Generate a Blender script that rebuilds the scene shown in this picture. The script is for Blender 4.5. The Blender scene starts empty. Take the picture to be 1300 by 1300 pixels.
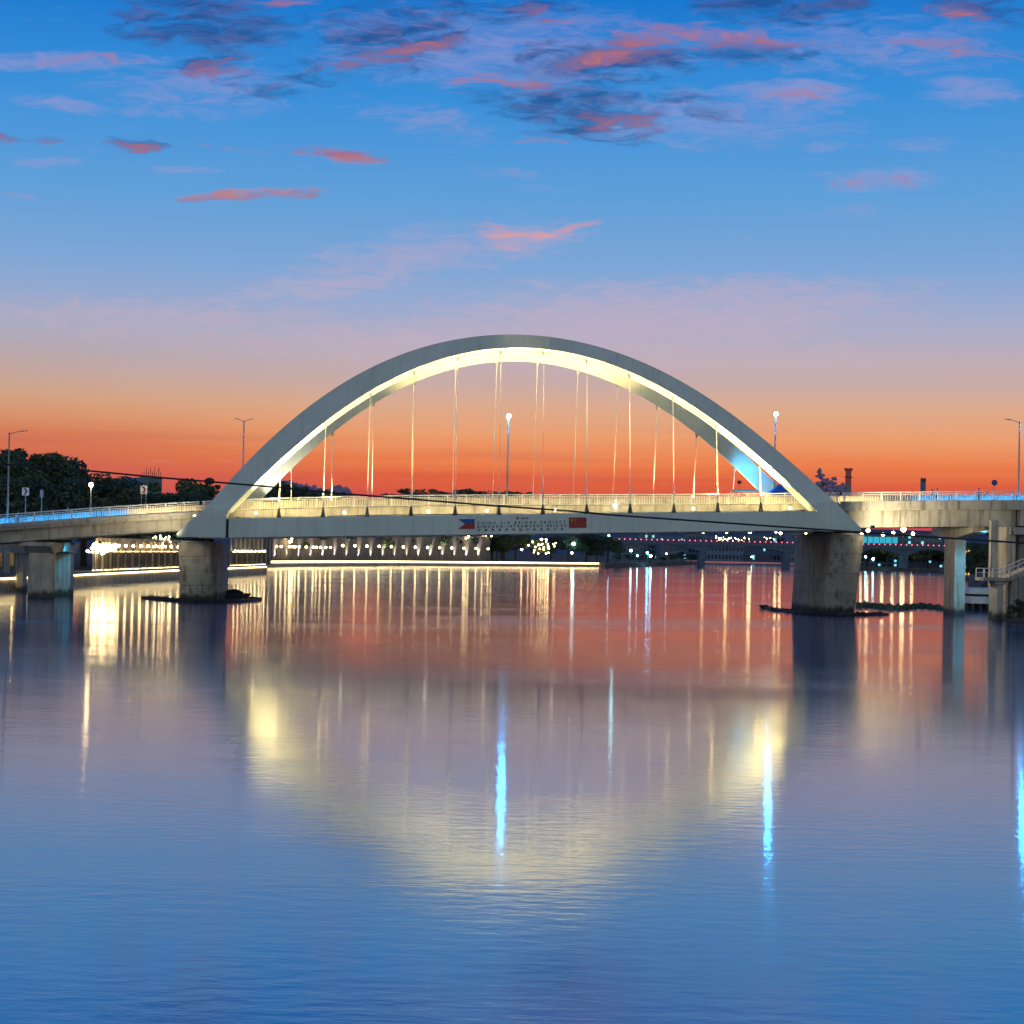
import bpy, bmesh, math, random
import numpy as np
from mathutils import Vector, Matrix

R = math.radians
sc = bpy.context.scene
col = sc.collection
random.seed(7)

# ---------------------------------------------------------------- camera
F = 2150.0                      # focal length in photo pixels (1300 wide)
PX, PY = 535.0, 696.6           # foot of the optical axis in the photo
EYE = 7.35                      # eye height over the water
ROLL = math.atan(0.0205)
CR, SR = math.cos(ROLL), math.sin(ROLL)
cam = bpy.data.cameras.new('camera')
cam.sensor_width = 36.0
cam.lens = F / 1300 * 36
cam.shift_x = (650 - PX) / 1300
cam.shift_y = (PY - 650) / 1300
cam.clip_start, cam.clip_end = 0.5, 30000
cob = bpy.data.objects.new('camera', cam)
col.objects.link(cob)
cob.matrix_world = Matrix.Translation((0, 0, EYE)) @ Matrix.Rotation(R(90), 4, 'X') @ Matrix.Rotation(ROLL, 4, 'Z')
sc.camera = cob

def ab(u, v):
    du, dv = u - PX, v - PY
    return du * CR + dv * SR, -du * SR + dv * CR
def at(u, v, Y):
    a, b = ab(u, v)
    return Vector((a * Y / F, Y, EYE - b * Y / F))
def ground(u, v, z=0.0):        # point of a level at height z seen at a place of the photo
    a, b = ab(u, v)
    Y = F * (EYE - z) / b
    return Vector((a * Y / F, Y, z))

# ---------------------------------------------------------------- view / render
sc.view_settings.view_transform = 'Standard'
sc.view_settings.look = 'None'
sc.view_settings.exposure = 0.05
sc.view_settings.gamma = 1.0
sc.view_settings.use_curve_mapping = False
sc.render.engine = 'CYCLES'
sc.cycles.use_denoising = True
sc.cycles.use_light_tree = True
sc.cycles.max_bounces = 6
sc.cycles.sample_clamp_indirect = 80.0
sc.cycles.caustics_reflective = False
sc.cycles.caustics_refractive = False

# ---------------------------------------------------------------- world: dusk sky
def lin(r, g, b):
    f = lambda c: (c / 255 / 12.92) if c / 255 <= 0.04045 else ((c / 255 + 0.055) / 1.055) ** 2.4
    return (f(r), f(g), f(b), 1.0)

class NT:
    def __init__(self, tree):
        self.t = tree; self.n = tree.nodes; self.l = tree.links
    def new(self, typ, **kw):
        n = self.n.new(typ)
        for k, v in kw.items(): setattr(n, k, v)
        return n
    def put(self, sock, v):
        if hasattr(v, 'is_output'): self.l.new(v, sock)
        elif v is not None: sock.default_value = v
    def math(self, op, a, b=None, c=None, clamp=False):
        n = self.new('ShaderNodeMath', operation=op, use_clamp=clamp)
        for i, x in enumerate((a, b, c)): self.put(n.inputs[i], x)
        return n.outputs[0]
    def vmath(self, op, a, b=None):
        n = self.new('ShaderNodeVectorMath', operation=op)
        self.put(n.inputs[0], a)
        if b is not None: self.put(n.inputs[1], b)
        return n.outputs['Value'] if op in ('DOT_PRODUCT', 'LENGTH') else n.outputs[0]
    def mix(self, f, a, b, blend='MIX'):
        n = self.new('ShaderNodeMix', data_type='RGBA', blend_type=blend)
        self.put(n.inputs[0], f); self.put(n.inputs[6], a); self.put(n.inputs[7], b)
        return n.outputs[2]
    def ramp(self, f, stops, interp='LINEAR'):
        n = self.new('ShaderNodeValToRGB')
        cr = n.color_ramp; cr.interpolation = interp
        while len(cr.elements) < len(stops): cr.elements.new(0.5)
        for e, (p, c) in zip(cr.elements, stops):
            e.position = p; e.color = c
        self.put(n.inputs[0], f)
        return n.outputs[0]
    def noise(self, vec, scale, detail=4, rough=0.55, dist=0.0):
        n = self.new('ShaderNodeTexNoise')
        if vec is not None: self.put(n.inputs['Vector'], vec)
        n.inputs['Scale'].default_value = scale; n.inputs['Detail'].default_value = detail
        n.inputs['Roughness'].default_value = rough; n.inputs['Distortion'].default_value = dist
        return n
    def smooth(self, x, lo, hi):
        n = self.new('ShaderNodeMapRange', interpolation_type='SMOOTHSTEP')
        self.put(n.inputs[0], x); n.inputs[1].default_value = lo; n.inputs[2].default_value = hi
        return n.outputs[0]

world = bpy.data.worlds.new('World')
sc.world = world
world.use_nodes = True
W = NT(world.node_tree)
W.n.clear()
tc = W.new('ShaderNodeTexCoord')
sep = W.new('ShaderNodeSeparateXYZ'); W.l.new(tc.outputs['Generated'], sep.inputs[0])
wx, wy, wz = sep.outputs
hor = W.math('SQRT', W.math('ADD', W.math('MULTIPLY', wx, wx), W.math('MULTIPLY', wy, wy)))
tanel = W.math('DIVIDE', wz, W.math('MAXIMUM', hor, 0.02))
def T(v): return (PY - v) / F
# long thin strata near the horizon and gentle unevenness everywhere
strv = W.vmath('MULTIPLY', tc.outputs['Generated'], (5.0, 5.0, 130.0))
strata = W.noise(strv, 1.0, 3, 0.55)
lowmask = W.smooth(tanel, T(520), T(600))
tw = W.math('ADD', tanel, W.math('MULTIPLY', W.math('SUBTRACT', strata.outputs[0], 0.5), W.math('MULTIPLY', lowmask, 0.016)))
e01 = W.math('MULTIPLY', tw, 1 / 0.6, clamp=True)
S = lambda v: max(0.0, T(v) / 0.6)
UP = [(S(340), lin(124, 164, 211)), (S(250), lin(94, 157, 214)), (S(130), lin(58, 142, 214)), (S(0), lin(24, 118, 203)), (0.75, lin(20, 86, 168)), (1.0, lin(20, 66, 136))]
dull = W.ramp(e01, [(0.0, lin(190, 84, 92)), (S(640), lin(196, 88, 88)), (S(612), lin(205, 98, 84)), (S(588), lin(209, 108, 78)), (S(560), lin(210, 124, 88)), (S(540), lin(214, 146, 106)),
                     (S(515), lin(207, 160, 130)), (S(488), lin(194, 164, 154)), (S(455), lin(178, 166, 174)), (S(425), lin(164, 168, 192)), (S(385), lin(146, 166, 204))] + UP)
vivid = W.ramp(e01, [(0.0, lin(196, 66, 80)), (S(645), lin(200, 74, 74)), (S(625), lin(210, 84, 66)), (S(606), lin(221, 100, 64)), (S(582), lin(232, 126, 76)), (S(552), lin(232, 156, 108)),
                     (S(515), lin(218, 168, 138)), (S(485), lin(198, 169, 164)), (S(455), lin(188, 171, 180)), (S(425), lin(172, 171, 194)), (S(385), lin(150, 168, 206))] + UP)
az0 = W.math('DIVIDE', wx, W.math('MAXIMUM', hor, 0.001))
front = W.mix(W.smooth(az0, -0.24, 0.02), dull, vivid)
back = W.ramp(e01, [
    (0.0, lin(220, 216, 200)), (0.08, lin(222, 218, 204)), (0.2, lin(214, 218, 208)), (0.5, lin(170, 196, 206)), (1.0, lin(20, 66, 136))])
az = W.math('DIVIDE', wy, W.math('MAXIMUM', hor, 0.001))
sky = W.mix(W.smooth(az, -0.3, 0.75), back, front)
# dusty purple belt of strata in the glow
band = W.noise(W.vmath('MULTIPLY', tc.outputs['Generated'], (3.0, 3.0, 95.0)), 1.0, 3, 0.5)
bandf = W.math('MULTIPLY', W.smooth(band.outputs[0], 0.52, 0.72), W.math('MULTIPLY', lowmask, 0.38))
sky = W.mix(bandf, sky, lin(186, 84, 88))

# clouds, placed in the western sky by direction
fy = W.math('MAXIMUM', wy, 0.05)
ca = W.math('MULTIPLY', W.math('DIVIDE', wx, fy), F)
cb = W.math('MULTIPLY', W.math('DIVIDE', wz, fy), F)
cmb = W.new('ShaderNodeCombineXYZ'); W.l.new(ca, cmb.inputs[0]); W.l.new(cb, cmb.inputs[1])
P0 = cmb.outputs[0]
infront = W.smooth(wy, 0.3, 0.6)
Pn = W.vmath('MULTIPLY', P0, (0.010, 0.030, 1.0))
warpn = W.noise(Pn, 1.0, 3, 0.6)
warp = W.vmath('MULTIPLY', W.vmath('SUBTRACT', warpn.outputs['Color'], (0.5, 0.5, 0.5)), (80.0, 26.0, 0.0))
P = W.vmath('ADD', P0, warp)
fine = W.noise(W.vmath('MULTIPLY', P, (0.017, 0.066, 1.0)), 1.0, 8, 0.58, 0.5)
fine2 = W.noise(W.vmath('MULTIPLY', P, (0.014, 0.060, 1.0)), 1.3, 8, 0.66, 0.8)
def blobs(lst):
    tot = None
    for (u, v, su, sv, wgt, tilt) in lst:
        a, b = ab(u, v)
        d = W.vmath('SUBTRACT', P, (a, -b, 0))
        m = W.new('ShaderNodeVectorRotate', rotation_type='Z_AXIS'); W.l.new(d, m.inputs['Vector']); m.inputs['Angle'].default_value = R(tilt)
        d = W.vmath('MULTIPLY', m.outputs[0], (1 / su, 1 / sv, 0))
        q = W.math('SUBTRACT', 1.0, W.vmath('DOT_PRODUCT', d, d), clamp=True)
        q = W.math('MULTIPLY', q, wgt)
        tot = q if tot is None else W.math('MAXIMUM', tot, q)
    return W.math('MULTIPLY', tot, infront)
dark = blobs([(262, 28, 150, 52, 1, 0), (265, 82, 75, 17, .95, -8), (500, 42, 112, 62, 1, -10), (770, 75, 150, 38, 1, -4), (725, 138, 150, 48, 1, 6),
              (1000, 8, 140, 30, .95, 0), (950, 66, 110, 26, .75, 0), (1240, 12, 95, 28, .9, 6), (172, 184, 55, 13, .9, 3), (22, 174, 75, 9, .8, 0),
              (880, 132, 80, 22, .65, 8), (360, 100, 110, 30, .55, -10), (640, 10, 120, 22, .7, 0), (320, 250, 120, 8, .6, -3), (430, 195, 80, 10, .55, 4)])
red = blobs([(905, 47, 190, 21, 1, 2), (830, 52, 110, 20, .9, -10), (650, 103, 110, 15, .95, 2), (430, 196, 90, 15, 1, 4), (322, 248, 130, 11, 1, -3), (760, 72, 90, 16, .85, -12), (270, 86, 80, 16, .8, -8),
             (172, 186, 55, 11, .85, 3), (20, 175, 80, 10, .85, 0), (1215, 62, 110, 15, .85, 6), (1215, 20, 60, 18, .8, 10), (500, 68, 110, 20, .75, -12), (700, 20, 70, 14, .6, 10),
             (1115, 231, 72, 13, .8, -3), (10, 248, 45, 7, .7, 0), (790, 152, 90, 20, .6, 6), (300, 188, 70, 7, .7, 3), (640, 300, 70, 16, .95, 12), (690, 303, 75, 12, .9, -14), (730, 290, 40, 9, .8, -20), (1010, 120, 70, 14, .7, -3),
             (350, 2, 80, 10, .8, 0), (680, 178, 70, 10, .55, 0), (80, 76, 130, 12, .6, -2)])
pink = blobs([(60, 78, 190, 14, .85, -2), (250, 115, 190, 50, .62, -6), (540, 150, 130, 30, .55, 14), (1010, 118, 110, 24, 1, 0), (1240, 118, 85, 24, .9, 0), (900, 150, 220, 50, .7, 0),
              (520, 325, 220, 42, .8, -10), (400, 365, 150, 22, .8, -6), (660, 305, 110, 34, .8, -6), (850, 400, 420, 60, 1, -4), (640, 440, 640, 40, .8, 0), (75, 132, 90, 14, .8, 6), (60, 205, 70, 8, .7, 0), (230, 216, 60, 9, .7, 0),
              (1075, 268, 60, 12, .6, 0), (1160, 183, 60, 13, .6, 0), (640, 60, 300, 70, .7, 0), (1050, 185, 60, 9, .5, 0), (690, 237, 50, 8, .5, 0), (640, 220, 60, 9, .45, 0), (1120, 228, 95, 20, .8, -3), (180, 405, 330, 40, .7, 0), (1100, 60, 230, 50, .6, 0)])
nf = fine.outputs[0]; nf2 = fine2.outputs[0]
pinkf = W.math('MULTIPLY', W.smooth(W.math('ADD', pink, W.math('MULTIPLY', W.math('SUBTRACT', nf2, 0.5), 2.0)), 0.1, 1.15), 0.55)
redf = W.math('MULTIPLY', W.smooth(W.math('ADD', red, W.math('MULTIPLY', W.math('SUBTRACT', nf, 0.5), 3.2)), 0.3, 1.4), 0.76)
darkf = W.math('MULTIPLY', W.smooth(W.math('ADD', dark, W.math('MULTIPLY', W.math('SUBTRACT', nf, 0.5), 3.2)), 0.05, 1.25), 0.78)
redtone = W.mix(W.smooth(nf2, 0.35, 0.65), lin(206, 118, 102), lin(160, 106, 142))
redtone = W.mix(W.smooth(cb, 480, 380), redtone, lin(224, 160, 158))
darktone = W.mix(W.smooth(nf2, 0.38, 0.66), lin(32, 70, 132), lin(84, 88, 144))
sky = W.mix(pinkf, sky, W.mix(W.smooth(cb, 480, 300), lin(160, 152, 200), lin(196, 172, 188)))
sky = W.mix(W.math('MULTIPLY', darkf, W.smooth(dark, 0.0, 0.25)), sky, darktone)
sky = W.mix(W.math('MULTIPLY', redf, W.smooth(red, 0.0, 0.3)), sky, redtone)
# the same broken cloud sheet goes on overhead, to the sides and behind
gx = W.new('ShaderNodeCombineXYZ')
dz = W.math('MAXIMUM', wz, 0.03)
W.l.new(W.math('DIVIDE', wx, dz), gx.inputs[0]); W.l.new(W.math('DIVIDE', wy, dz), gx.inputs[1])
gn = W.noise(gx.outputs[0], 0.9, 6, 0.62, 0.5)
gf = W.math('MULTIPLY', W.smooth(gn.outputs[0], 0.55, 0.75), W.math('MULTIPLY', W.smooth(tanel, 0.33, 0.5), 0.35))
sky = W.mix(gf, sky, lin(70, 92, 150))
bg = W.new('ShaderNodeBackground'); W.l.new(sky, bg.inputs[0]); bg.inputs[1].default_value = 1.0
wo = W.new('ShaderNodeOutputWorld'); W.l.new(bg.outputs[0], wo.inputs[0])
world.cycles.sampling_method = 'MANUAL'
world.cycles.sample_map_resolution = 512

# ---------------------------------------------------------------- materials
def new_mat(name):
    m = bpy.data.materials.new(name); m.use_nodes = True
    n = NT(m.node_tree)
    return m, n, m.node_tree.nodes['Principled BSDF']
ORD = ['first', 'second', 'third', 'fourth', 'fifth', 'sixth', 'seventh', 'eighth', 'ninth', 'tenth', 'eleventh', 'twelfth', 'thirteenth', 'fourteenth', 'fifteenth', 'sixteenth', 'seventeenth', 'eighteenth', 'nineteenth', 'twentieth', 'twenty-first', 'twenty-second', 'twenty-third', 'twenty-fourth']
def rgb(c): return (c[0], c[1], c[2], 1.0)
def plain(name, c, rough=0.6, var=0.25, scale=1.5, metal=0.0, bump=0.0, stretch=(1, 1, 1)):
    m, n, p = new_mat(name)
    t = n.new('ShaderNodeTexCoord')
    v = n.vmath('MULTIPLY', t.outputs['Object'], stretch)
    no = n.noise(v, scale, 6, 0.6)
    f = n.smooth(no.outputs[0], 0.3, 0.7)
    c2 = tuple(x * (1 - var) for x in c)
    n.l.new(n.mix(f, rgb(c2), rgb(c)), p.inputs['Base Color'])
    p.inputs['Roughness'].default_value = rough; p.inputs['Metallic'].default_value = metal
    if bump:
        b = n.new('ShaderNodeBump'); b.inputs['Strength'].default_value = bump; b.inputs['Distance'].default_value = 0.05
        n.l.new(no.outputs[0], b.inputs['Height']); n.l.new(b.outputs[0], p.inputs['Normal'])
    return m
def glow(name, c, s):
    m = bpy.data.materials.new(name); m.use_nodes = True
    n = m.node_tree; n.nodes.clear()
    e = n.nodes.new('ShaderNodeEmission'); e.inputs[0].default_value = rgb(c); e.inputs[1].default_value = s
    o = n.nodes.new('ShaderNodeOutputMaterial'); n.links.new(e.outputs[0], o.inputs[0])
    return m
def concrete(name, c, dirt, tide=False):
    m, n, p = new_mat(name)
    t = n.new('ShaderNodeTexCoord')
    big = n.noise(n.vmath('MULTIPLY', t.outputs['Object'], (0.35, 0.35, 0.35)), 1.0, 6, 0.65)
    streak = n.noise(n.vmath('MULTIPLY', t.outputs['Object'], (1.6, 1.6, 0.09)), 1.0, 5, 0.65)
    fine_ = n.noise(t.outputs['Object'], 1.7, 8, 0.72)
    a = n.mix(n.smooth(big.outputs[0], 0.35, 0.68), rgb(c), rgb([x * 0.68 for x in c]))
    a = n.mix(n.math('MULTIPLY', n.smooth(streak.outputs[0], 0.48, 0.70), 0.9), a, rgb(dirt))
    a = n.mix(n.math('MULTIPLY', n.smooth(fine_.outputs[0], 0.48, 0.8), 0.4), a, rgb([x * 0.5 for x in c]))
    if tide:
        sp_ = n.new('ShaderNodeSeparateXYZ'); n.l.new(t.outputs['Object'], sp_.inputs[0])
        edge = n.math('ADD', sp_.outputs[2], n.math('MULTIPLY', n.math('SUBTRACT', streak.outputs[0], 0.5), 2.2))
        a = n.mix(n.math('SUBTRACT', 1.0, n.smooth(edge, 0.35, 1.15)), a, (0.045, 0.05, 0.035, 1))
    n.l.new(a, p.inputs['Base Color']); p.inputs['Roughness'].default_value = 0.85
    b = n.new('ShaderNodeBump'); b.inputs['Strength'].default_value = 0.4; b.inputs['Distance'].default_value = 0.03
    n.l.new(fine_.outputs[0], b.inputs['Height']); n.l.new(b.outputs[0], p.inputs['Normal'])
    return m
def foliage(name, c):
    m, n, p = new_mat(name)
    t = n.new('ShaderNodeTexCoord')
    no = n.noise(t.outputs['Object'], 0.6, 4, 0.6)
    n.l.new(n.mix(n.smooth(no.outputs[0], 0.35, 0.65), rgb([x * 0.5 for x in c]), rgb(c)), p.inputs['Base Color'])
    p.inputs['Roughness'].default_value = 0.7
    return m

def painted_steel(name, c):
    m, n, p = new_mat(name)
    t = n.new('ShaderNodeTexCoord')
    big = n.noise(t.outputs['Object'], 0.22, 5, 0.6)
    st = n.noise(n.vmath('MULTIPLY', t.outputs['Object'], (1.3, 1.3, 0.08)), 1.0, 5, 0.6)
    sp_ = n.new('ShaderNodeSeparateXYZ'); n.l.new(t.outputs['Object'], sp_.inputs[0])
    seam = n.math('LESS_THAN', n.math('FRACT', n.math('DIVIDE', sp_.outputs[0], 5.58)), 0.018)
    a = n.mix(n.smooth(big.outputs[0], 0.3, 0.7), rgb(c), rgb([x * 0.86 for x in c]))
    a = n.mix(n.math('MULTIPLY', n.smooth(st.outputs[0], 0.52, 0.75), 0.35), a, rgb([c[0] * .6, c[1] * .56, c[2] * .5]))
    a = n.mix(n.math('MULTIPLY', seam, 0.3), a, rgb([x * 0.5 for x in c]))
    n.l.new(a, p.inputs['Base Color']); p.inputs['Roughness'].default_value = 0.5
    return m
M = dict(
    steel=painted_steel('painted_steel', (0.70, 0.77, 0.67)),
    white=plain('white_paint', (0.72, 0.72, 0.68), 0.45, 0.12, 2.0),
    hanger_white=plain('hanger_white', (0.86, 0.85, 0.78), 0.5, 0.05, 2.0),
    grey_metal=plain('grey_metal', (0.32, 0.33, 0.34), 0.45, 0.2, 3.0),
    dark_metal=plain('dark_metal', (0.06, 0.065, 0.06), 0.5, 0.3, 3.0),
    pier=concrete('pier_concrete', (0.44, 0.42, 0.36), (0.15, 0.125, 0.09), True),
    conc=concrete('deck_concrete', (0.44, 0.42, 0.36), (0.15, 0.13, 0.10)),
    plate=plain('dark_joint', (0.03, 0.03, 0.03), 0.8),
    asphalt=plain('asphalt', (0.06, 0.06, 0.06), 0.9, 0.3, 2.0),
    quay=concrete('quay_stone', (0.34, 0.29, 0.21), (0.12, 0.09, 0.06)),
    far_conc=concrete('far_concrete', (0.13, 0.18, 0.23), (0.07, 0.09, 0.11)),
    rampart=concrete('rampart_stone', (0.20, 0.18, 0.16), (0.07, 0.08, 0.07)),
    soil=plain('bank_soil', (0.10, 0.09, 0.06), 0.95, 0.4, 0.2),
    leaf=foliage('leaf_dark', (0.07, 0.13, 0.085)),
    leaf2=foliage('leaf_mid', (0.10, 0.16, 0.07)),
    bark=plain('bark', (0.09, 0.07, 0.05), 0.9, 0.4, 3.0),
    wood=plain('wet_wood', (0.035, 0.033, 0.03), 0.6, 0.5, 2.0, bump=0.4),
    blue_paint=plain('blue_paint', (0.02, 0.08, 0.36), 0.5),
    red_paint=plain('red_paint', (0.42, 0.03, 0.03), 0.5),
    yellow_paint=plain('yellow_paint', (0.8, 0.6, 0.05), 0.5),
    letter=plain('letter_grey', (0.03, 0.035, 0.05), 0.5),
    wall_a=plain('plaster_grey', (0.30, 0.29, 0.28), 0.85, 0.3, 0.3),
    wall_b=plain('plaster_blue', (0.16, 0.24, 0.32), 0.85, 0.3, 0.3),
    green_roof=plain('green_roof', (0.12, 0.30, 0.28), 0.6, 0.2, 0.5),
    tent=plain('blue_tarpaulin', (0.03, 0.10, 0.42), 0.5, 0.2, 0.5),
    rust=plain('red_lead', (0.75, 0.15, 0.11), 0.7, 0.3, 0.5),
    cable=plain('cable_rubber', (0.02, 0.02, 0.02), 0.6),
    glass=plain('dark_glass', (0.03, 0.04, 0.05), 0.15),
    skin=plain('skin', (0.30, 0.19, 0.13), 0.6),
    cloth=plain('dark_cloth', (0.025, 0.03, 0.04), 0.85),
    hair=plain('black_hair', (0.01, 0.01, 0.01), 0.6),
    warm=glow('lamp_warm', (1.0, 0.70, 0.32), 52),
    warm_far=glow('lamp_warm_far', (1.0, 0.70, 0.32), 42),
    bulb=glow('bulb_warm', (1.0, 0.72, 0.33), 40),
    strip=glow('strip_warm', (1.0, 0.76, 0.36), 9),
    strip_deck=glow('strip_deck', (1.0, 0.74, 0.33), 34),
    strip_rail=glow('strip_rail', (1.0, 0.74, 0.33), 26),
    strip_blue=glow('strip_blue', (0.02, 0.36, 1.0), 30),
    cool=glow('lamp_cool', (0.03, 0.40, 1.0), 330),
    cool_far=glow('lamp_cool_far', (0.35, 0.80, 1.0), 60),
    fascia_lamp=glow('lamp_fascia', (1.0, 0.86, 0.60), 7),
    red_lamp=glow('lamp_red', (1.0, 0.10, 0.18), 5),
    cyan_wall=glow('cyan_glow_panel', (0.05, 0.55, 0.75), 0.8),
    orange_win=glow('orange_window', (1.0, 0.52, 0.12), 1.6),
    teal_win=glow('teal_window', (0.25, 0.75, 0.85), 1.2),
)

# ---------------------------------------------------------------- mesh helpers
class MB:
    def __init__(self): self.v = []; self.f = []
    def add(self, vs, fs):
        o = len(self.v); self.v += [tuple(x) for x in vs]; self.f += [tuple(i + o for i in f) for f in fs]
        return self
    def box(self, c, s):
        x, y, z = c; a, b, d = s[0] / 2, s[1] / 2, s[2] / 2
        return self.add([(x - a, y - b, z - d), (x + a, y - b, z - d), (x + a, y + b, z - d), (x - a, y + b, z - d),
                         (x - a, y - b, z + d), (x + a, y - b, z + d), (x + a, y + b, z + d), (x - a, y + b, z + d)],
                        [(0, 3, 2, 1), (4, 5, 6, 7), (0, 1, 5, 4), (1, 2, 6, 5), (2, 3, 7, 6), (3, 0, 4, 7)])
    def loft(self, secs, cap=True):
        n = len(secs[0]); vs = [p for s in secs for p in s]; fs = []
        for i in range(len(secs) - 1):
            for j in range(n):
                k = (j + 1) % n
                fs.append((i * n + j, i * n + k, (i + 1) * n + k, (i + 1) * n + j))
        if cap:
            fs.append(tuple(range(n))[::-1]); fs.append(tuple((len(secs) - 1) * n + j for j in range(n)))
        return self.add(vs, fs)
    def tube(self, pts, rad, n=8):
        pts = [Vector(p) for p in pts]; secs = []
        for i, p in enumerate(pts):
            d = (pts[min(i + 1, len(pts) - 1)] - pts[max(i - 1, 0)]).normalized()
            up = Vector((0, 0, 1)) if abs(d.z) < 0.9 else Vector((0, 1, 0))
            x = d.cross(up).normalized(); y = d.cross(x).normalized()
            r = rad[i] if isinstance(rad, (list, tuple)) else rad
            secs.append([p + x * r * math.cos(2 * math.pi * k / n) + y * r * math.sin(2 * math.pi * k / n) for k in range(n)])
        return self.loft(secs)
    def prism(self, poly, y0, y1):          # poly: (x, z) points
        return self.loft([[(x, y0, z) for x, z in poly], [(x, y1, z) for x, z in poly]])
    def ball(self, c, r, sub=1, sq=(1, 1, 1)):
        bm = bmesh.new(); bmesh.ops.create_icosphere(bm, subdivisions=sub, radius=1)
        bm.verts.ensure_lookup_table()
        vs = [(c[0] + v.co.x * r * sq[0], c[1] + v.co.y * r * sq[1], c[2] + v.co.z * r * sq[2]) for v in bm.verts]
        fs = [tuple(v.index for v in f.verts) for f in bm.faces]; bm.free()
        return self.add(vs, fs)

def mesh(name, mb, mat, smooth=False, off=(0, 0, 0)):
    me = bpy.data.meshes.new(name)
    me.from_pydata([(v[0] - off[0], v[1] - off[1], v[2] - off[2]) for v in mb.v], [], mb.f)
    bm = bmesh.new(); bm.from_mesh(me); bmesh.ops.recalc_face_normals(bm, faces=bm.faces); bm.to_mesh(me); bm.free()
    me.materials.append(mat)
    if smooth: me.polygons.foreach_set('use_smooth', [True] * len(me.polygons))
    return me
def root_off(o):
    p = Vector((0, 0, 0))
    while o is not None: p += o.location; o = o.parent
    return p
def obj(name, mb, mat, parent=None, smooth=False, kind=None, bevel=0):     # geometry given in world coordinates
    o = bpy.data.objects.new(name, mesh(name, mb, mat, smooth, root_off(parent)))
    col.objects.link(o); o.parent = parent
    if kind: o['kind'] = kind
    if bevel:
        b = o.modifiers.new('bevel', 'BEVEL'); b.width = bevel; b.segments = 2; b.limit_method = 'ANGLE'
    return o
def tag(o, label, cat, group=None):
    o['label'] = label; o['category'] = cat
    if group: o['group'] = group
    return o
def thing(name, label, cat, loc=(0, 0, 0), group=None, rz=0):
    o = bpy.data.objects.new(name, None); col.objects.link(o); o.location = loc; o.rotation_euler = (0, 0, rz)
    o.empty_display_size = 0.2
    return tag(o, label, cat, group)
def share(name, me, parent, loc=(0, 0, 0)):
    o = bpy.data.objects.new(name, me); col.objects.link(o); o.parent = parent; o.location = loc
    return o
def dup(o, parent=None):
    c = o.copy(); col.objects.link(c)
    if parent is not None: c.parent = parent
    for ch in list(o.children): dup(ch, c)
    return c
def place(o, loc, label=None, rz=None, s=None, group=None):
    o.location = loc
    if label: o['label'] = label
    if rz is not None: o.rotation_euler = (0, 0, rz)
    if s is not None: o.scale = (s, s, s) if not isinstance(s, (tuple, list)) else s
    if group: o['group'] = group
    return o
def spot(name, loc, target, energy, color, size=60, blend=0.6, radius=0.15, parent=None):
    l = bpy.data.lights.new(name, 'SPOT'); l.energy = energy; l.color = color; l.spot_size = R(size); l.spot_blend = blend; l.shadow_soft_size = radius
    o = bpy.data.objects.new(name, l); col.objects.link(o)
    d = Vector(target) - Vector(loc)
    o.rotation_euler = d.to_track_quat('-Z', 'Y').to_euler()
    o.location = Vector(loc) - root_off(parent); o.parent = parent
    return o

# ---------------------------------------------------------------- water and land
m, n, p = new_mat('river_water')
t = n.new('ShaderNodeTexCoord')
pos = t.outputs['Object']
w1 = n.noise(n.vmath('MULTIPLY', pos, (1.0, 2.3, 1.0)), 1.0, 3, 0.55)
w2 = n.noise(n.vmath('MULTIPLY', pos, (0.10, 0.30, 1.0)), 1.0, 3, 0.5)
patch = n.noise(n.vmath('MULTIPLY', pos, (0.012, 0.045, 1.0)), 1.0, 3, 0.55, 0.8)
pf = n.smooth(patch.outputs[0], 0.53, 0.66)
calm = n.noise(n.vmath('MULTIPLY', pos, (0.02, 0.06, 1.0)), 1.0, 3, 0.6, 0.6)
cf = n.math('ADD', 0.35, n.math('MULTIPLY', n.smooth(calm.outputs[0], 0.38, 0.66), 1.0))
hgt = n.math('ADD', n.math('MULTIPLY', n.math('MULTIPLY', w1.outputs[0], cf), 0.08), n.math('MULTIPLY', w2.outputs[0], 0.04))
bmp = n.new('ShaderNodeBump'); bmp.inputs['Distance'].default_value = 1.0
n.l.new(n.math('ADD', 0.11, n.math('MULTIPLY', pf, 0.08)), bmp.inputs['Strength'])
n.l.new(hgt, bmp.inputs['Height']); n.l.new(bmp.outputs[0], p.inputs['Normal'])
p.inputs['Base Color'].default_value = (0.001, 0.075, 0.19, 1)
n.l.new(n.math('ADD', 0.08, n.math('MULTIPLY', pf, 0.04)), p.inputs['Roughness'])
p.inputs['Anisotropic'].default_value = 0.65
tg = n.new('ShaderNodeCombineXYZ'); tg.inputs[1].default_value = 1.0
n.l.new(tg.outputs[0], p.inputs['Tangent'])
p.inputs['IOR'].default_value = 7.2
M['water'] = m
def sheet(name, poly, z, mat, depth=0.0):
    mb = MB()
    if depth: mb.loft([[(x, y, z - depth) for x, y in poly], [(x, y, z) for x, y in poly]])
    else: mb.add([(x, y, z) for x, y in poly], [tuple(range(len(poly)))])
    return obj(name, mb, mat, kind='structure')
sheet('river_water', [(-6000, -400), (6000, -400), (6000, 9000), (-6000, 9000)], 0.0, M['water'])
sheet('river_bed', [(-6000, -400), (6000, -400), (6000, 9000), (-6000, 9000)], -4.0, M['soil'])

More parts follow.
